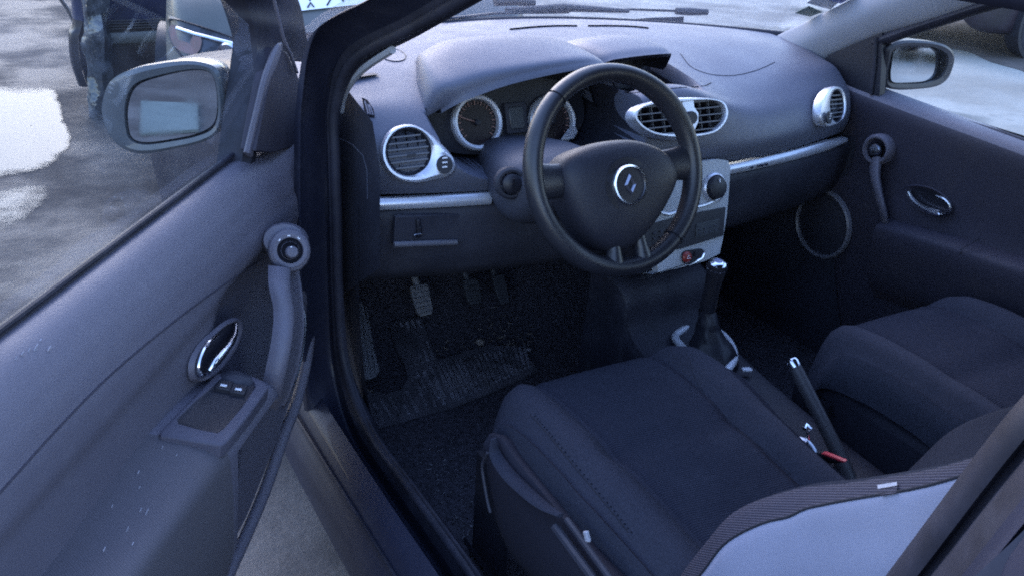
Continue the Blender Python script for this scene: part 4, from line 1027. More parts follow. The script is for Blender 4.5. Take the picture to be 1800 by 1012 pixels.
mb.lathe([(.0001,-.085),(.018,-.078),(.028,-.055),(.0335,-.028),(.0355,-.008),(.035,.002),(.0325,.006),(.029,.007)], hc, kn, 44, ref=(0,0,1), sx=1.05)
mb.lathe([(.0001,-.085),(.022,-.07),(.034,-.045),(.040,-.02),(.034,.0),(.0001,.004)], hc-DD*.014+V((0,0,.012))-DN*.014, (kn+DN*-.2).normalized(), 36, sy=.8)
handle = mb.build("pull_handle", m_door, ddoor)
kc = hc+kn*.006; kx = V((0,0,1)); kx = (kx-kn*kx.dot(kn)).normalized(); ky = kn.cross(kx); mb = MB()
mb.lathe([(.031,-.004),(.031,.003),(.028,.005),(.022,.0045),(.0205,-.004),(.016,-.005),(.015,.003),(.0145,.004)], kc, kn, 44); mb.m = 1
mb.lathe([(.021,.0015),(.0165,.0012)], kc, kn, 30); mb.lathe([(.015,.001),(.0001,.001)], kc, kn, 24); mb.m = 0
mb.lathe([(.011,.0),(.0105,.011),(.0085,.014),(.0001,.0148)], kc-kx*.003-ky*.002, kn, 28); mb.m = 2
for a in (50,90,130):
    d = kx*math.sin(R(a))+ky*math.cos(R(a)); mb.box(kc+kn*.0058+d*.025, (.005,.002,.0015), kn.cross(d), d, kn)
mb.box(kc+kn*.015+kx*.0055-ky*.001, (.003,.002,.001), ky, kx, kn)
mb.build("mirror_adjuster", [m_door, m_void, m_white], handle)
mb = MB(); mb.tube(cr([DU(x, y, w) for x, y, w in [(534,545,.05),(536,575,.056),(530,625,.06),(518,672,.058),(505,703,.05),(497,716,.04)]], 30), .0026, 8)
mb.build("handle_edge", m_dchrome, handle)
# release handle
mb = MB(); bo = cr([DU(x, y, .001) for x, y in [(421,562),(424,582),(414,610),(394,640),(372,660),(352,669),(341,660),(341,635),(356,606),(380,583),(402,566)]], 56, True)
c = sum(bo, V((0,0,0)))/56
mb.grid([[p.lerp(c,-.05)-DN*.006 for p in bo], [p+DN*.002 for p in bo], [p.lerp(c,.08)+DN*.001 for p in bo], [p.lerp(c,.14)-DN*.004 for p in bo]], True); mb.m = 1
mb.grid([[p.lerp(c,.13)-DN*.003 for p in bo], [p.lerp(c,.6)-DN*.002 for p in bo], [p.lerp(c,.99)-DN*.002 for p in bo]], True); mb.m = 2
mb.tube(cr([DU(x, y, w) for x, y, w in [(415,569,.006),(413,588,.014),(403,606,.018),(389,622,.018),(376,637,.016),(368,650,.012)]], 26), [.0022+.0036*math.sin(math.pi*min(1,i/20)) if i < 13 else .0058 for i in range(26)], 10)
mb.tube(cr([DU(x, y, w) for x, y, w in [(382,588,.004),(365,604,.008),(354,624,.010),(349,645,.010),(353,658,.010),(366,656,.010)]], 26), .0034, 8)
mb.build("release_handle", [m_door, m_valance, m_chrome], ddoor)
# paint chips and dry bits stuck on the door are part of its grime
mb = MB()
for x, y, s_, tr_ in [(62,612,5,0),(85,613,4,0),(50,616,3,0),(38,622,3,0),(285,787,2.2,1),(258,901,5,1),(247,897,3,1),(224,931,3.4,1),(243,830,2.4,1),(197,890,2.2,1),(183,966,3,1),(233,956,2.2,1),(70,598,2,0),(27,630,2,0),(245,857,2,1),(310,800,1.6,1)]:
    p = cast(x, y, arm_tree if tr_ else drv_tree, .0012)
    if p:
        s_ *= .0007; a = random.random()*.5+.2; d1 = (DD*-math.cos(a)+V((0,0,1))*math.sin(a)); d2 = DN.cross(d1)
        mb.prism([p+d1*s_*1.5*q+d2*s_*w_ for q, w_ in [(-1,-.3),(-.2,-.55),(.9,-.25),(1,.35),(.1,.5),(-.8,.4)]], DN*.0008)
o = mb.build("dried_specks", m_speck, ddoor); o["kind"] = "stuff"
# glass, channel, mirror sail, window frame
mb = MB(); gch = [dw(u, -.090, .940) for u in (-.02,.3,.7,1.18)]
mb.tube(gch, .010, 8); mb.tube([dw(u, -.083, .951) for u in (.02,.3,.7,1.18)], .0045, 8); mb.build("window_seal", m_rubber, ddoor)
mb = MB(); sp_ = [DU(x, y, -.035) for x, y in [(492,84),(506,94),(522,128),(534,165),(540,205),(541,242),(520,258),(480,270),(450,266),(462,200),(476,130)]]
mb.prism(sp_, -DN*.03); mb.build("sail_panel", m_black if False else m_doorlow, ddoor, bevel=.003)
mb = MB(); mb.tube(cr([DU(x, y, w) for x, y, w in [(436,272,-.05),(452,205,-.046),(468,140,-.042),(486,92,-.038),(495,80,-.036)]], 20), [.014]*14+[.013,.012,.010,.008,.007,.006], 8, flat=DN, sx=.5)
mb.build("channel_strip", m_door, ddoor)
def fr_row(w, pts): return [DU(x, y, w) for x, y in pts]
lft = [DU(x, y, -.065) for x, y in [(424,290),(438,190),(449,110),(452,76),(444,40),(428,-8)]]+[dw(.36,.02,1.33), dw(.62,.04,1.375), dw(1.0,.045,1.385), dw(1.10,.03,1.30), dw(1.12,-.06,.95)]
rgt = [DU(x, y, w) for x, y, w in [(446,290,-.06),(462,190,-.055),(480,110,-.045),(545,108,-.06),(538,62,-.045),(521,-8,-.035)]]+[dw(.20,.0,1.34), dw(.62,.035,1.42), dw(1.03,.04,1.43), dw(1.16,.02,1.32), dw(1.18,-.06,.95)]
nn = 90; Lc, Rc = cr(lft, nn), cr(rgt, nn); mb = MB()
mb.grid([[p-DN*.045 for p in Lc], Lc, [a.lerp(b,.3)+DN*.010 for a, b in zip(Lc, Rc)], [a.lerp(b,.75)+DN*.008 for a, b in zip(Lc, Rc)], Rc, [p-DN*.05 for p in Rc], [p-DN*.045 for p in Lc]])
mb.build("window_frame", m_rubber, ddoor)
mb = MB(); mb.tube(cr([DU(x, y, -.028) for x, y in [(480,-6),(489,30),(500,72),(512,100),(522,128)]], 24), .0032, 8); mb.build("frame_bead", m_door, ddoor)
mb = MB(); mb.loft([[dw(u, -.088, .94) for u in (.0,.3,.7,1.14)], [dw(u, -.035, z) for u, z in ((.16,1.18),(.42,1.32),(.7,1.39),(1.10,1.34))]], 20, 10)
mb.build("window", m_glass, ddoor)
ML = lambda x, y: ON(x, y, DD, DO+DD*.10)
mir_l = wing_mirror([(180,200),(184,165),(198,140),(232,122),(280,112),(330,107),(368,113),(386,128),(392,160),(393,200),(384,232),(356,250),(305,262),(256,270),(222,264),(194,240)],
   [(220,205),(224,170),(240,146),(280,132),(330,122),(362,123),(377,136),(383,165),(384,200),(375,226),(345,240),(300,249),(254,254),(228,243)],
   [(224,205),(228,172),(243,150),(282,136),(330,126),(360,127),(373,139),(379,166),(380,199),(371,222),(343,236),(300,245),(255,250),(231,240)],
   ML, -DD, "grey wing mirror on the open driver door", m_mirhouse, V((0,0,.05)))
mb = MB(); mb.loft([[dw(.02,-.09,.97), dw(.0,-.09,1.02), dw(-.02,-.09,.97), dw(.0,-.09,.93)], [dw(.05,-.20,1.0), dw(.02,-.20,1.03), dw(.0,-.20,1.0), dw(.02,-.20,.975)]], 20, 6, cu=True); mb.build("mirror_arm", m_black, mir_l)

# ------------------------------------------------------------------ loose things in the car
def FZ(x, y, up=0.): return cast(x, y, floor_tree, up)
rub = thing("floor_mat", "dirty black ribbed rubber mat lying in front of the driver seat", "floor mat", (-.42,.62,.2))
mo = [(636,697),(650,728),(662,757),(735,736),(800,718),(870,690),(944,656),(915,615),(860,612),(800,628),(770,640),(755,605),(738,560),(712,563),(682,570),(692,612),(712,650),(717,672),(705,690),(680,699),(655,692)]
mp = [FZ(x, y, .012) for x, y in mo]
mp = [p for p in mp if p]
mb = MB(); dens = []
for a, b in zip(mp, mp[1:]+mp[:1]): dens += [a.lerp(b, i/4) for i in range(4)]
mb.prism(dens, (0,0,-.008)); mat_o = mb.build("mat_base", m_mat, rub)
mb = MB()
def rib(x0, y0, x1, y1):
    q = [FZ(x0+(x1-x0)*i/6, y0+(y1-y0)*i/6, .013) for i in range(7)]
    if all(q): mb.tube(q, .0042, 6, sx=1.3)
for k in range(8): rib(655+k*15, 716-k*5+ (0 if k < 5 else -22), 672+k*15.5, 748-k*4.4)
for k in range(19): rib(766+k*8.6, 646-k*1.7, 800+k*7.2, 712-k*3.4)
for k in range(5): rib(692+k*10, 574-k*2, 722+k*10, 650-k*3)
for k in range(4): rib(722+k*11, 668-k*6, 748+k*11, 716-k*4)
mb.build("mat_ribs", m_matrib, rub)
# crumbs, grit and dry leaf bits
mb = MB(); rnd = random.Random(3)
def bits(n, poly_px, smin, smax, m_, elong=1.6):
    mb.m = m_
    for _ in range(n):
        a, b_, c_ = rnd.sample(poly_px, 3); r1_, r2_ = rnd.random(), rnd.random()
        if r1_+r2_ > 1: r1_, r2_ = 1-r1_, 1-r2_
        x, y = a[0]+(b_[0]-a[0])*r1_+(c_[0]-a[0])*r2_, a[1]+(b_[1]-a[1])*r1_+(c_[1]-a[1])*r2_
        p = FZ(x, y, .004)
        if not p or p.z > .5: continue
        s_ = smin+(smax-smin)*rnd.random()**3; an = rnd.random()*6.28
        d1 = V((math.cos(an), math.sin(an), (rnd.random()-.5)*.5)); d2 = V((-math.sin(an), math.cos(an), (rnd.random()-.5)*.6))
        k = rnd.choice((4,5,6)); el = 1+rnd.random()*(elong-1)*2
        mb.prism([p+d1*s_*el*math.cos(6.28*i/k)*(.7+.5*rnd.random())+d2*s_*.55*math.sin(6.28*i/k)*(.7+.5*rnd.random()) for i in range(k)], (0,0,.0012))
bits(190, [(720,800),(800,770),(850,800),(850,900),(845,1000),(780,880),(760,830)], .0008, .0034, 1)
bits(90, [(790,900),(850,920),(860,1012),(825,980)], .0010, .0042, 1)
bits(110, [(750,620),(860,560),(940,590),(930,640),(820,640)], .001, .0060, 0, 2.4)
bits(70, [(640,700),(740,690),(720,740),(660,750)], .001, .0042, 0, 2.)
bits(50, [(880,530),(940,580),(830,570),(900,640)], .001, .005, 0, 2.6)
lit = mb.build("floor_litter", [m_litter, m_grit]); lit.location = (0,0,0)
tag(lit, "crumbs, grit and dry plant bits strewn over the dark carpet and mat", "litter", kind="stuff")
def crumpled(name, px, size, m_, lab, cat, sd, off=.012, tree=None):
    p = cast(*px, tree or floor_tree, off); t = thing(name, lab, cat, p)
    mb = MB(); rws = []
    for i in range(7):
        th_ = math.pi*i/6; row = []
        for j in range(10):
            ph = 6.2832*j/10; d = V((math.sin(th_)*math.cos(ph), math.sin(th_)*math.sin(ph), math.cos(th_)*.6))
            row.append(p+d*size*(1+.45*noise.noise(d*2.3+V((sd,0,0)))))
        rws.append(row)
    mb.grid(rws, True)
    o = mb.build(name, m_); bpy.data.objects.remove(t); return tag(o, lab, cat)
crumpled("crumpled_leaf", (843,606), .013, m_litter, "pale crumpled dry leaf ball in the middle of the footwell", "leaf", 1)
crumpled("pebble", (928,623), .007, m_grit, "small pale pebble where mat meets the tunnel side", "pebble", 5, .016)
crumpled("pebble", (641,688), .006, m_grit, "small pale pebble below the foot rest", "pebble", 8, .016)
p = FZ(643, 697, .016)
mb = MB(); mb.tube([FZ(630,698,.016), FZ(645,696,.020), FZ(658,698,.016)], [.0012,.0022,.001], 6)
tag(mb.build("twig", m_litter), "short pale twig lying below the foot rest", "twig")
# ================================================================== OUTSIDE
def ground_mat():
    m = bpy.data.materials.new("yard_concrete"); m.use_nodes = True; nt = m.node_tree; N = nt.nodes; L = nt.links; b = N["Principled BSDF"]
    tc = N.new("ShaderNodeTexCoord"); sp = N.new("ShaderNodeSeparateXYZ"); L.new(tc.outputs["Object"], sp.inputs[0])
    def nz(s, d=6, r=.6):
        n = N.new("ShaderNodeTexNoise"); n.inputs["Scale"].default_value = s; n.inputs["Detail"].default_value = d; n.inputs["Roughness"].default_value = r
        L.new(tc.outputs["Object"], n.inputs["Vector"]); return n.outputs["Fac"]
    def mr(v, a, b_, lo=0, hi=1):
        r = N.new("ShaderNodeMapRange"); r.interpolation_type = 'SMOOTHSTEP'
        for k, x in zip(("From Min","From Max","To Min","To Max"), (a,b_,lo,hi)): r.inputs[k].default_value = x
        L.new(v, r.inputs["Value"]); return r.outputs["Result"]
    def ma(op, a, b_):
        x = N.new("ShaderNodeMath"); x.operation = op
        for i, q in enumerate((a, b_)):
            if isinstance(q, (int, float)): x.inputs[i].default_value = q
            else: L.new(q, x.inputs[i])
        return x.outputs[0]
    def mix(a, c, f):
        x = N.new("ShaderNodeMix"); x.data_type = 'RGBA'
        for k, q in (("A",a),("B",c)):
            if isinstance(q, tuple): x.inputs[k].default_value = (*q,1)
            else: L.new(q, x.inputs[k])
        L.new(f, x.inputs["Factor"]); return x.outputs["Result"]
    # damp yard painted darker for the cars' shade, concrete ahead painted paler for glow
    pos = ma('ADD', ma('ADD', sp.outputs[0], ma('MULTIPLY', sp.outputs[1], .05)), ma('MULTIPLY', ma('SUBTRACT', nz(.9), .5), 1.2))
    dry = mr(pos, .1, 1.3)  # mask from the yard painted dark for shade to concrete painted pale for glow
    n1, n2, n3 = nz(1.6, 8), nz(11, 8, .7), nz(80, 4)
    damp_shade = mix((.056,.050,.050), (.125,.116,.112), mr(n1, .36, .66))
    pale = mix((.25,.24,.215), (.37,.36,.325), mr(nz(.8, 8), .35, .65))
    c = mix(damp_shade, pale, dry); c = mix(c, (.05,.045,.045), mr(n2, .56, .76, 0, .55)); c = mix(c, (.25,.245,.24), mr(n3, .62, .8, 0, .35))
    # dark tyre marks across the pale strip
    c = mix(c, (.10,.105,.10), mr(ma('MULTIPLY', mr(nz(.55, 3), .58, .66), dry), 0, 1, 0, .8))
    L.new(c, b.inputs["Base Color"])
    L.new(mr(n1, .35, .6, .9, .6), b.inputs["Roughness"]); b.inputs['Specular IOR Level'].default_value = .3
    bp = N.new("ShaderNodeBump"); bp.inputs["Strength"].default_value = .5; bp.inputs["Distance"].default_value = .02; L.new(n2, bp.inputs["Height"]); L.new(bp.outputs[0], b.inputs["Normal"])
    return m
mb = MB(); ex = [-400,-60,-20,-8,-4,-2,0,2,4,8,20,60,400]
mb.grid([[V((x, y_, 0)) for x in ex] for y_ in ex])
g = mb.build("ground", ground_mat()); g["kind"] = "structure"
# puddle: shallow water with a ragged, fading edge
def water_mat():
    m = bpy.data.materials.new("puddle_water"); m.use_nodes = True; nt = m.node_tree; N = nt.nodes; L = nt.links; b = N["Principled BSDF"]
    b.inputs["Base Color"].default_value = (.090,.118,.132,1); b.inputs["Roughness"].default_value = .3; b.inputs["Specular IOR Level"].default_value = .12
    at = N.new("ShaderNodeAttribute"); at.attribute_name = "edge"; n = N.new("ShaderNodeTexNoise"); n.inputs["Scale"].default_value = 3.5; n.inputs["Detail"].default_value = 8; n.inputs["Roughness"].default_value = .65
    tc = N.new("ShaderNodeTexCoord"); L.new(tc.outputs["Object"], n.inputs["Vector"])
    ad = N.new("ShaderNodeMath"); ad.operation = 'ADD'; L.new(at.outputs["Fac"], ad.inputs[0]); L.new(n.outputs["Fac"], ad.inputs[1])
    r = N.new("ShaderNodeMapRange"); r.interpolation_type = 'SMOOTHSTEP'; r.inputs["From Min"].default_value = .62; r.inputs["From Max"].default_value = .95; L.new(ad.outputs[0], r.inputs["Value"])
    L.new(r.outputs["Result"], b.inputs["Alpha"])
    bp = N.new("ShaderNodeBump"); bp.inputs["Strength"].default_value = .15; bp.inputs["Distance"].default_value = .01; L.new(n.outputs["Fac"], bp.inputs["Height"]); L.new(bp.outputs[0], b.inputs["Normal"])
    return m
m_pud = water_mat()
def puddle(px, w0, grow=.22):
    o = cr([V((x, y, .004)) if abs(y) < 5 else UZ(x, y, .004) for x, y in px], 80, True); c = sum(o, V((0,0,0)))/80
    mb = MB(); rg = [[c+(p-c)*(1+grow) for p in o], o, [c+(p-c)*.8 for p in o], [c+(p-c)*.4 for p in o], [c+(p-c)*.01 for p in o]]
    mb.grid(rg, True); me = bpy.data.meshes.new("puddle"); me.from_pydata([tuple(p) for p in mb.v], [], mb.f); me.materials.append(m_pud)
    a = me.attributes.new("edge", 'FLOAT', 'POINT'); vals = []
    for v_ in w0: vals += [v_]*80
    a.data.foreach_set("value", vals); ob = bpy.data.objects.new("puddle", me); col.objects.link(ob); ob["kind"] = "structure"
puddle([(-90,158),(20,155),(72,156),(96,164),(105,185),(113,215),(122,242),(116,262),(98,282),(70,296),(20,305),(-90,312)], (-.2,.25,.6,.9,1.), .16)
puddle([(-90,335),(0,330),(60,318),(90,330),(70,370),(30,400),(-90,430)], (-.25,.08,.28,.4,.45), .25)
puddle([(-70,475),(20,455),(60,460),(70,490),(50,530),(0,560),(-80,580)], (-.3,-.03,.1,.16,.2), .3)

# parked cars ----------------------------------------------------------
m_sil = mat("silver_beige_paint", (.10,.107,.105), .5, spec=.35, metal=.1, coat=.1, var=(6,.9,1.08), dust=(5,(.2,.19,.18),.3))
m_navy2 = mat("added_car_navy", (.018,.021,.070), .45, spec=.5, coat=.2, var=(5,.7,1.3), dust=(5,(.07,.07,.08),.3))
m_dark2 = mat("added_car_maroon", (.020,.013,.020), .45, spec=.5, var=(5,.6,1.5), dust=(5,(.06,.05,.05),.3))
m_winglass = mat("tinted_glass", (.015,.018,.022), .06, spec=.8, var=(4,.8,1.2))
m_head = mat("headlamp_reflector", (.05,.055,.07), .3, metal=.1, spec=.3, var=(16,.3,1.8))
m_amber = mat("red_lamp", (.13,.030,.034), .25, spec=.7, var=(20,.6,1.3))
m_wplastic = mat("white_plastic", (.82,.83,.85), .4, var=(6,.9,1.03))
def parked_car(label, loc, rz, paint, group=None, fog=(.36, None)):
    """a small hatchback: nose at -y of its own frame, 3.9 m long, 1.68 wide"""
    t = thing("parked_car", label, "car", loc, rz, group); M_ = Matrix.Rotation(rz, 4, 'Z'); Lc = V(loc)
    def W(x, y_, z): return Lc+M_@V((x, y_, z))
    def mk(mb, name, m_, **k):
        par = k.pop("par", t); me_off = None
        mb.v = [W(*v) for v in mb.v]
        o = mb.build(name, m_, None, **k); inv = (Matrix.Translation(Lc)@M_).inverted(); o.data.transform(inv); o.parent = par; return o
    st = [(-1.95,.40,.50,.55),(-1.93,.56,.60,.36),(-1.84,.68,.72,.24),(-1.60,.76,.86,.20),(-1.10,.81,.96,.20),(-.75,.83,1.00,.20),(.2,.84,.98,.20),(1.2,.83,.98,.22),(1.75,.78,.95,.25),(1.92,.66,.80,.32),(1.95,.5,.62,.42)]
    mb = MB(); rws = []
    for y_, w, zt, zb in st:
        rws.append([V((-w+.06,y_,zb)), V((-w,y_,zb+.05)), V((-w-.01,y_,(zt+zb)/2)), V((-w+.03,y_,zt-.07)), V((-w+.14,y_,zt-.01)), V((-.35*w,y_,zt+.03)), V((.35*w,y_,zt+.03)), V((w-.14,y_,zt-.01)), V((w-.03,y_,zt-.07)), V((w+.01,y_,(zt+zb)/2)), V((w,y_,zb+.05)), V((w-.06,y_,zb))])
    mb.loft(rws, 56, 60); tr_ = mb.bvh(); mb.add([p for p in rws[0]], [tuple(range(12))]); mb.add([p for p in rws[-1]], [tuple(range(12))])
    mk(mb, "body", paint)
    mb = MB(); rws = []
    for y_, w, zt, zb in [(-.85,.70,1.0,.98),(-.35,.66,1.28,.98),(.0,.62,1.43,.98),(.8,.61,1.46,.98),(1.4,.62,1.40,.98),(1.82,.66,1.0,.95)]:
        rws.append([V((-w-.08,y_,zb-.02)), V((-w-.04,y_,(zt+zb)/2)), V((-w+.03,y_,zt-.03)), V((-w+.16,y_,zt)), V((w-.16,y_,zt)), V((w-.03,y_,zt-.03)), V((w+.04,y_,(zt+zb)/2)), V((w+.08,y_,zb-.02))])
    mb.loft(rws, 40, 40, matf=lambda i, j: 0 if (12 < j < 27 and 12 < i < 34) or j in (0,1,38) else 1); mk(mb, "cabin", [paint, m_winglass])
    for sx_ in (-1, 1):
        def on(x, z, off):            # a spot on the nose, set proud of the bodywork
            h = tr_.ray_cast(V((sx_*x, -4, z)), V((0,1,0)))
            return h[0]+(h[1] if h[1].y < 0 else -h[1])*off if h[0] else V((sx_*x, -1.6, z))
        o = [(p.x, p.z) for p in cr([V((a, 0, z)) for a, z in [(.30,.655),(.44,.70),(.58,.735),(.70,.755),(.748,.735),(.74,.68),(.68,.625),(.54,.585),(.36,.572)]], 44, True)]
        cx_, cz_ = sum(p[0] for p in o)/44, sum(p[1] for p in o)/44
        def ringp(f, off): return [on(cx_+(x-cx_)*f, cz_+(z-cz_)*f, off) for x, z in o]
        mb = MB(); mb.grid([ringp(1.02,-.01), ringp(1.,.006), ringp(.93,.012), ringp(.90,.006)], True); mb.m = 1
        mb.grid([ringp(f, .005) for f in (.91,.7,.45,.2,.01)], True); mb.m = 2
        for x, z, r in ((.50,.645,.050),(.385,.625,.034)):
            q = on(x, z, .002); n_ = V((sx_*.45,-.8,.3)).normalized(); mb.lathe([(r,.0),(r*1.06,.014),(r*.9,.022),(r*.55,.010),(.0001,.016)], q, n_, 24)
        mb.tube([on(.34+.07*k, .665+.011*k, .012) for k in range(6)], .008, 8); mb.m = 3
        rr_ = cr([V((a, 0, z)) for a, z in [(.60,.70),(.69,.728),(.725,.71),(.70,.655),(.62,.645)]], 24, True)
        mb.add([on(p.x, p.z, .012) for p in rr_], [tuple(range(24))])
        mk(mb, "headlight", [m_black, m_head, m_chrome, m_amber])
        mb = MB(); mb.lathe([(.075,-.02),(.075,.012),(.06,.016),(.055,.0),(.0001,-.004)], V((sx_*.50,-1.96,fog[0])), (sx_*.3,-1,.05), 24); mk(mb, "fog_lamp", fog[1] or m_head)
        mb = MB(); mb.box(V((sx_*.74,1.86,.78)), (.10,.12,.24)); mk(mb, "tail_light", m_amber, bevel=.02)
        for y_ in (-1.2, 1.25):
            mb = MB(); r = .29; ax = (sx_,0,0)
            mb.lathe([(r+.03,-.12),(r+.045,.004),(r+.005,.004),(r,-.02)], V((sx_*.835,y_,.31)), ax, 36); mk(mb, "wheel_arch", m_black)
            mb = MB(); mb.lathe([(r*.62,-.17),(r*.93,-.17),(r,-.13),(r,-.03),(r*.93,0),(r*.70,.008),(r*.66,-.005)], V((sx_*.832,y_,r)), ax, 36); mb.m = 1
            mb.lathe([(r*.68,-.004),(r*.64,.004),(r*.55,-.012),(r*.25,.004),(.0001,.008)], V((sx_*.832,y_,r)), ax, 36); mb.m = 2
            for k in range(8):
                a = 6.2832*k/8; d = V((0, math.cos(a), math.sin(a))); mb.box(V((sx_*.834,y_,r))+d*r*.43, (.016, r*.13, r*.16), (1,0,0), d.cross(V((1,0,0))), d)
            mk(mb, "wheel", [m_rubber, m_fascia, m_black])
    mb = MB(); mb.box(V((0,-1.965,.44)), (.9,.04,.12)); mk(mb, "grille", m_black, bevel=.02)
    mb = MB(); mb.tube(cr([V((-.70,-1.80,.52)), V((-.4,-1.955,.53)), V((0,-1.985,.53)), V((.4,-1.955,.53)), V((.70,-1.80,.52))], 30), .025, 10); mk(mb, "bumper_strip", m_black)
    return t
silver = parked_car("silver car parked nose towards the open door, headlight seen above the wing mirror", (.65,4.12,0), R(-18), m_sil, fog=(.50, m_wplastic))
bodyo = [o for o in silver.children if o.name.startswith("body")][0]
Ms = Matrix.Translation(V((.65,4.12,0)))@Matrix.Rotation(R(-18), 4, 'Z')
btr = BVHTree.FromPolygons([Ms@v.co for v in bodyo.data.vertices], [tuple(p.vertices) for p in bodyo.data.polygons])
gridp = [[cast(x, y+(x-530)*-.11, btr, .008) for x in range(496, 660, 12)] for y in (22, 10, -4, -18, -32)]
if all(p for r in gridp for p in r):
    sheet = thing("bonnet_glare", "added white patch painting sky glare on the silver car bonnet, dark strokes for reflections", "sheet", gridp[2][6])
    mb = MB(); mb.grid(gridp); mb.build("glare_patch", mat("glare_white", (.75,.76,.74), .8, var=(6,.93,1.03)), sheet)  # white sheet added for the glare of sky on the bonnet
    for pxs in ([(545,-8),(545,5)], [(541,17),(546,8),(552,16)], [(584,-2),(575,13)], [(594,-2),(600,1),(604,6)]):  # dark strokes stand for reflections in the bonnet
        q = [cast(x, y, btr, .0095) for x, y in pxs]
        if all(q): MB().tube(q, .0035, 6).build("reflected_stroke", m_seam, sheet)
# cut-off front corner of a scrapped car
scr = thing("scrap_car_front", "cut off dark front corner of a scrapped blue car between post and silver car", "scrap car", (-.40,4.5,0))
mb = MB(); rws = []
for y_, k, zt in [(4.22,.82,.80),(4.26,.95,.90),(4.40,1.,.95),(4.9,1.,1.0),(5.3,1.,1.02)]:
    xc, hw = -.47+(y_-4.2)*.22, .35*k; f = (y_-4.2)*.10
    rws.append([V((xc-hw, y_, .13)), V((xc-hw-.02, y_, .26)), V((xc-hw-.01, y_, .40)), V((xc-hw+.02, y_+f, .47)), V((xc-hw+.05, y_+f, zt-.10)), V((xc-hw+.14, y_+f, zt)), V((xc, y_+f, zt+.02)), V((xc+hw, y_+f, zt)), V((xc+hw+.02, y_, .45)), V((xc+hw, y_, .13))])
mb.loft(rws, 54, 30, matf=lambda i, j: 1 if 17 < j < 46 else 0); n0 = len(mb.v)
c = [p for p in rws[0]]; mb.m = 0; mb.add([c[0],c[1],c[2],c[3],c[8]-V((0,0,-.0)),c[9]], [(0,1,2,3,4,5)]); mb.m = 1; mb.add([c[3],c[4],c[5],c[6],c[7],c[8]], [(0,1,2,3,4,5)])
mb.build("shell", [m_dark2, m_navy2], scr)
m_beige = mat("beige_strip", (.17,.17,.165), .5, var=(9,.8,1.2))
mb = MB(); mb.tube(cr([V((-.66,4.215,.385)), V((-.55,4.19,.39)), V((-.35,4.18,.395)), V((-.18,4.2,.40))], 20), .030, 10, sx=.5, flat=(0,1,0)); mb.build("bumper_strip", m_beige, scr)
mb = MB()
for k in range(4): mb.tube([V((-.62,4.205,.435+k*.014)), V((-.18,4.20,.44+k*.014))], .004, 6)
mb.build("grille", mat("grille_brown", (.07,.06,.06), .6, var=(9,.8,1.2)), scr)
MB().box(V((-.33,4.20,.27)), (.12,.05,.09)).build("lamp", m_amber, scr, bevel=.02)
parked_car("unseen dark car added to darken the passenger side mirror", (11.6,-4.5,0), R(12), m_dark2)  # added out of view for a dark band in the mirror
parked_car("unseen dark car added to darken the driver door mirror", (-9.4,-3.9,0), R(65), m_navy2)  # put in only as a dark reflection for the driver mirror
MB().prism([V((x, y_, .004)) for x, y_ in [(-5.25,-1.42),(-5.2,-1.80),(-6.1,-2.28),(-6.35,-1.95)]], (0,0,.02)).build('added_board', mat('added_board', (.13,.165,.16), .6, var=(4,.9,1.1)))  # board added to make a bright patch in the driver mirror
tag(bpy.data.objects['added_board'], 'pale greenish board added out of view as a light patch for the driver mirror', 'board')
parked_car("dark car at the far right, front wheel seen through the passenger window", (8.08,4.45,0), R(-90), m_dark2)
# crumpled plastic wrapped post beside the navy car
m_wrap = mat("plastic_wrap", (.10,.105,.125), .2, metal=.1, spec=1., bump2=(9,.5,.03), var=(9,.25,1.7))
mb = MB(); rws = []; pb = UZ(182, 206, 0); pt = UY(160, -60, pb.y+.03)
for i in range(46):
    t = i/45; c = pb.lerp(pt, t); row = []
    for j in range(20):
        a = 6.2832*j/20; d = V((math.cos(a), math.sin(a), 0)); r = .062*(1+.40*noise.noise(V((d.x*1.5, d.y*1.5, t*5)))+.22*noise.noise(V((d.x*4, d.y*4, t*9+4))))
        row.append(c+d*r)
    rws.append(row)
mb.grid(rws, True); mb.add(rws[-1], [tuple(range(20))])
tag(mb.build("wrapped_post", m_wrap), "crumpled plastic wrapped post standing beside the puddle", "post")
m_pale = mat("pale_rim", (.34,.35,.40), .5, var=(8,.8,1.1))
a_, b_ = UZ(100,-10,.35), UZ(129,41,.0)
mb = MB(); mb.tube([a_, a_.lerp(b_,.5)+V((.01,0,.01)), b_+V((0,0,.012))], [.014,.016,.010], 8); tag(mb.build("pale_stick", m_pale), "pale slanting stick leaning at the top edge behind the post", "stick")
dm = mat("shaded_dirt", (.075,.062,.055), .9, var=(2.2,.5,1.6), bump2=(12,.8,.02))  # dark sheet: brown dirt with the parked car's shadow painted in
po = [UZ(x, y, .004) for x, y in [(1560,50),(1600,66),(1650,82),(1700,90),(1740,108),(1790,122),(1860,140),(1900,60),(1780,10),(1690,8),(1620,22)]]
mb = MB(); mb.add(cr(po, 60, True), [tuple(range(60))]); o = mb.build("dirt_shade_patch", dm); o["kind"] = "structure"
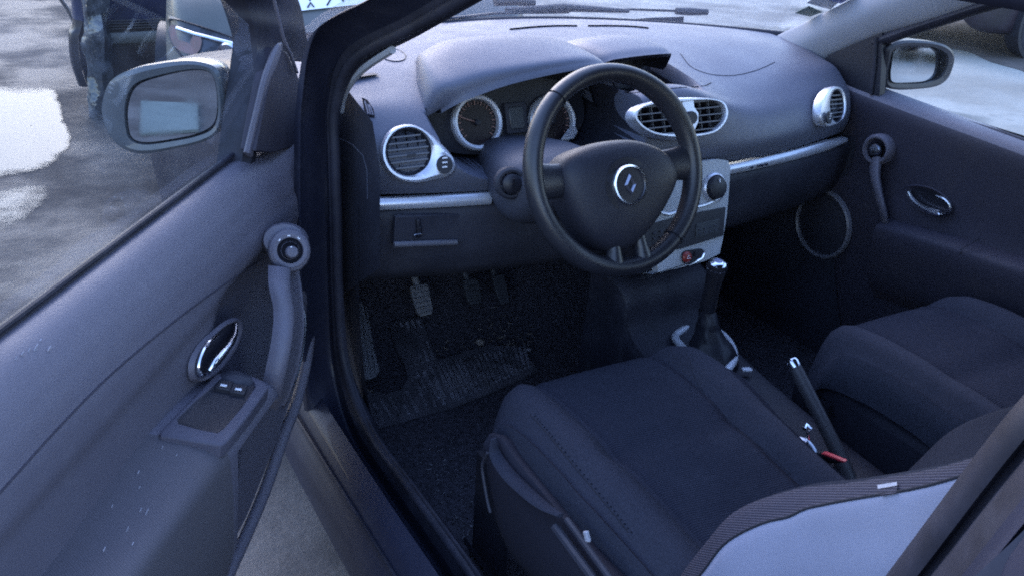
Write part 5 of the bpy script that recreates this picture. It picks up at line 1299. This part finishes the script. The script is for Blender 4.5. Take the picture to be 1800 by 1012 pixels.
# unseen low bank added round the yard to darken the horizon and mirrors
mb = MB(); rws = []
for k in range(73):
    a = 6.2832*k/72; d = V((math.cos(a), math.sin(a), 0)); h = 2.3+1.3*noise.noise(d*3)+.7*noise.noise(d*11)
    rws.append([d*34, d*37+V((0,0,h*.7)), d*40+V((0,0,h)), d*60+V((0,0,h*.8)), d*75-V((0,0,.2))])
mb.grid(rws); bk = mb.build("added_bank", mat("added_scrub", (.05,.055,.045), .95, var=(1.2,.4,1.7), bump2=(2.,1.,.4))); bk["kind"] = "structure"

# ------------------------------------------------------------------ light
w = bpy.data.worlds.new("World"); sc.world = w; w.use_nodes = True; nt = w.node_tree
bg = nt.nodes["Background"]; sky = nt.nodes.new("ShaderNodeTexSky"); sky.sky_type = 'NISHITA'; sky.sun_disc = False
SUN_EL, SUN_AZ = R(32), R(10)            # azimuth from +y towards +x
sky.sun_elevation = SUN_EL; sky.sun_rotation = SUN_AZ; sky.air_density = 1.6; sky.dust_density = 1.2; sky.ozone_density = 3.5
tn = nt.nodes.new('ShaderNodeMix'); tn.data_type = 'RGBA'; tn.blend_type = 'MULTIPLY'; tn.inputs['Factor'].default_value = 1; tn.inputs['B'].default_value = (1.0,.965,1.15,1); nt.links.new(sky.outputs[0], tn.inputs['A']); nt.links.new(tn.outputs['Result'], bg.inputs[0]); bg.inputs[1].default_value = .66
sl = bpy.data.lights.new("sun", 'SUN'); sl.energy = .5; sl.angle = R(30); sl.color = (1., .975, .95)
so_ = bpy.data.objects.new("sun", sl); col.objects.link(so_)
sd = V((math.sin(SUN_AZ)*math.cos(SUN_EL), math.cos(SUN_AZ)*math.cos(SUN_EL), math.sin(SUN_EL)))
so_.rotation_euler = sd.to_track_quat('Z', 'Y').to_euler(); so_.location = sd*50
sc.view_settings.view_transform = 'Standard'; sc.view_settings.look = 'None'; sc.view_settings.exposure = 0; sc.view_settings.gamma = 1
sc.cycles.use_denoising = False; sc.cycles.pixel_filter_type = 'BLACKMAN_HARRIS'; sc.cycles.filter_width = 1.9; sc.cycles.sample_clamp_indirect = 3.; sc.cycles.blur_glossy = 1.; sc.cycles.caustics_reflective = False
sc.render.engine = 'CYCLES'; sc.cycles.max_bounces = 8; sc.cycles.transparent_max_bounces = 12
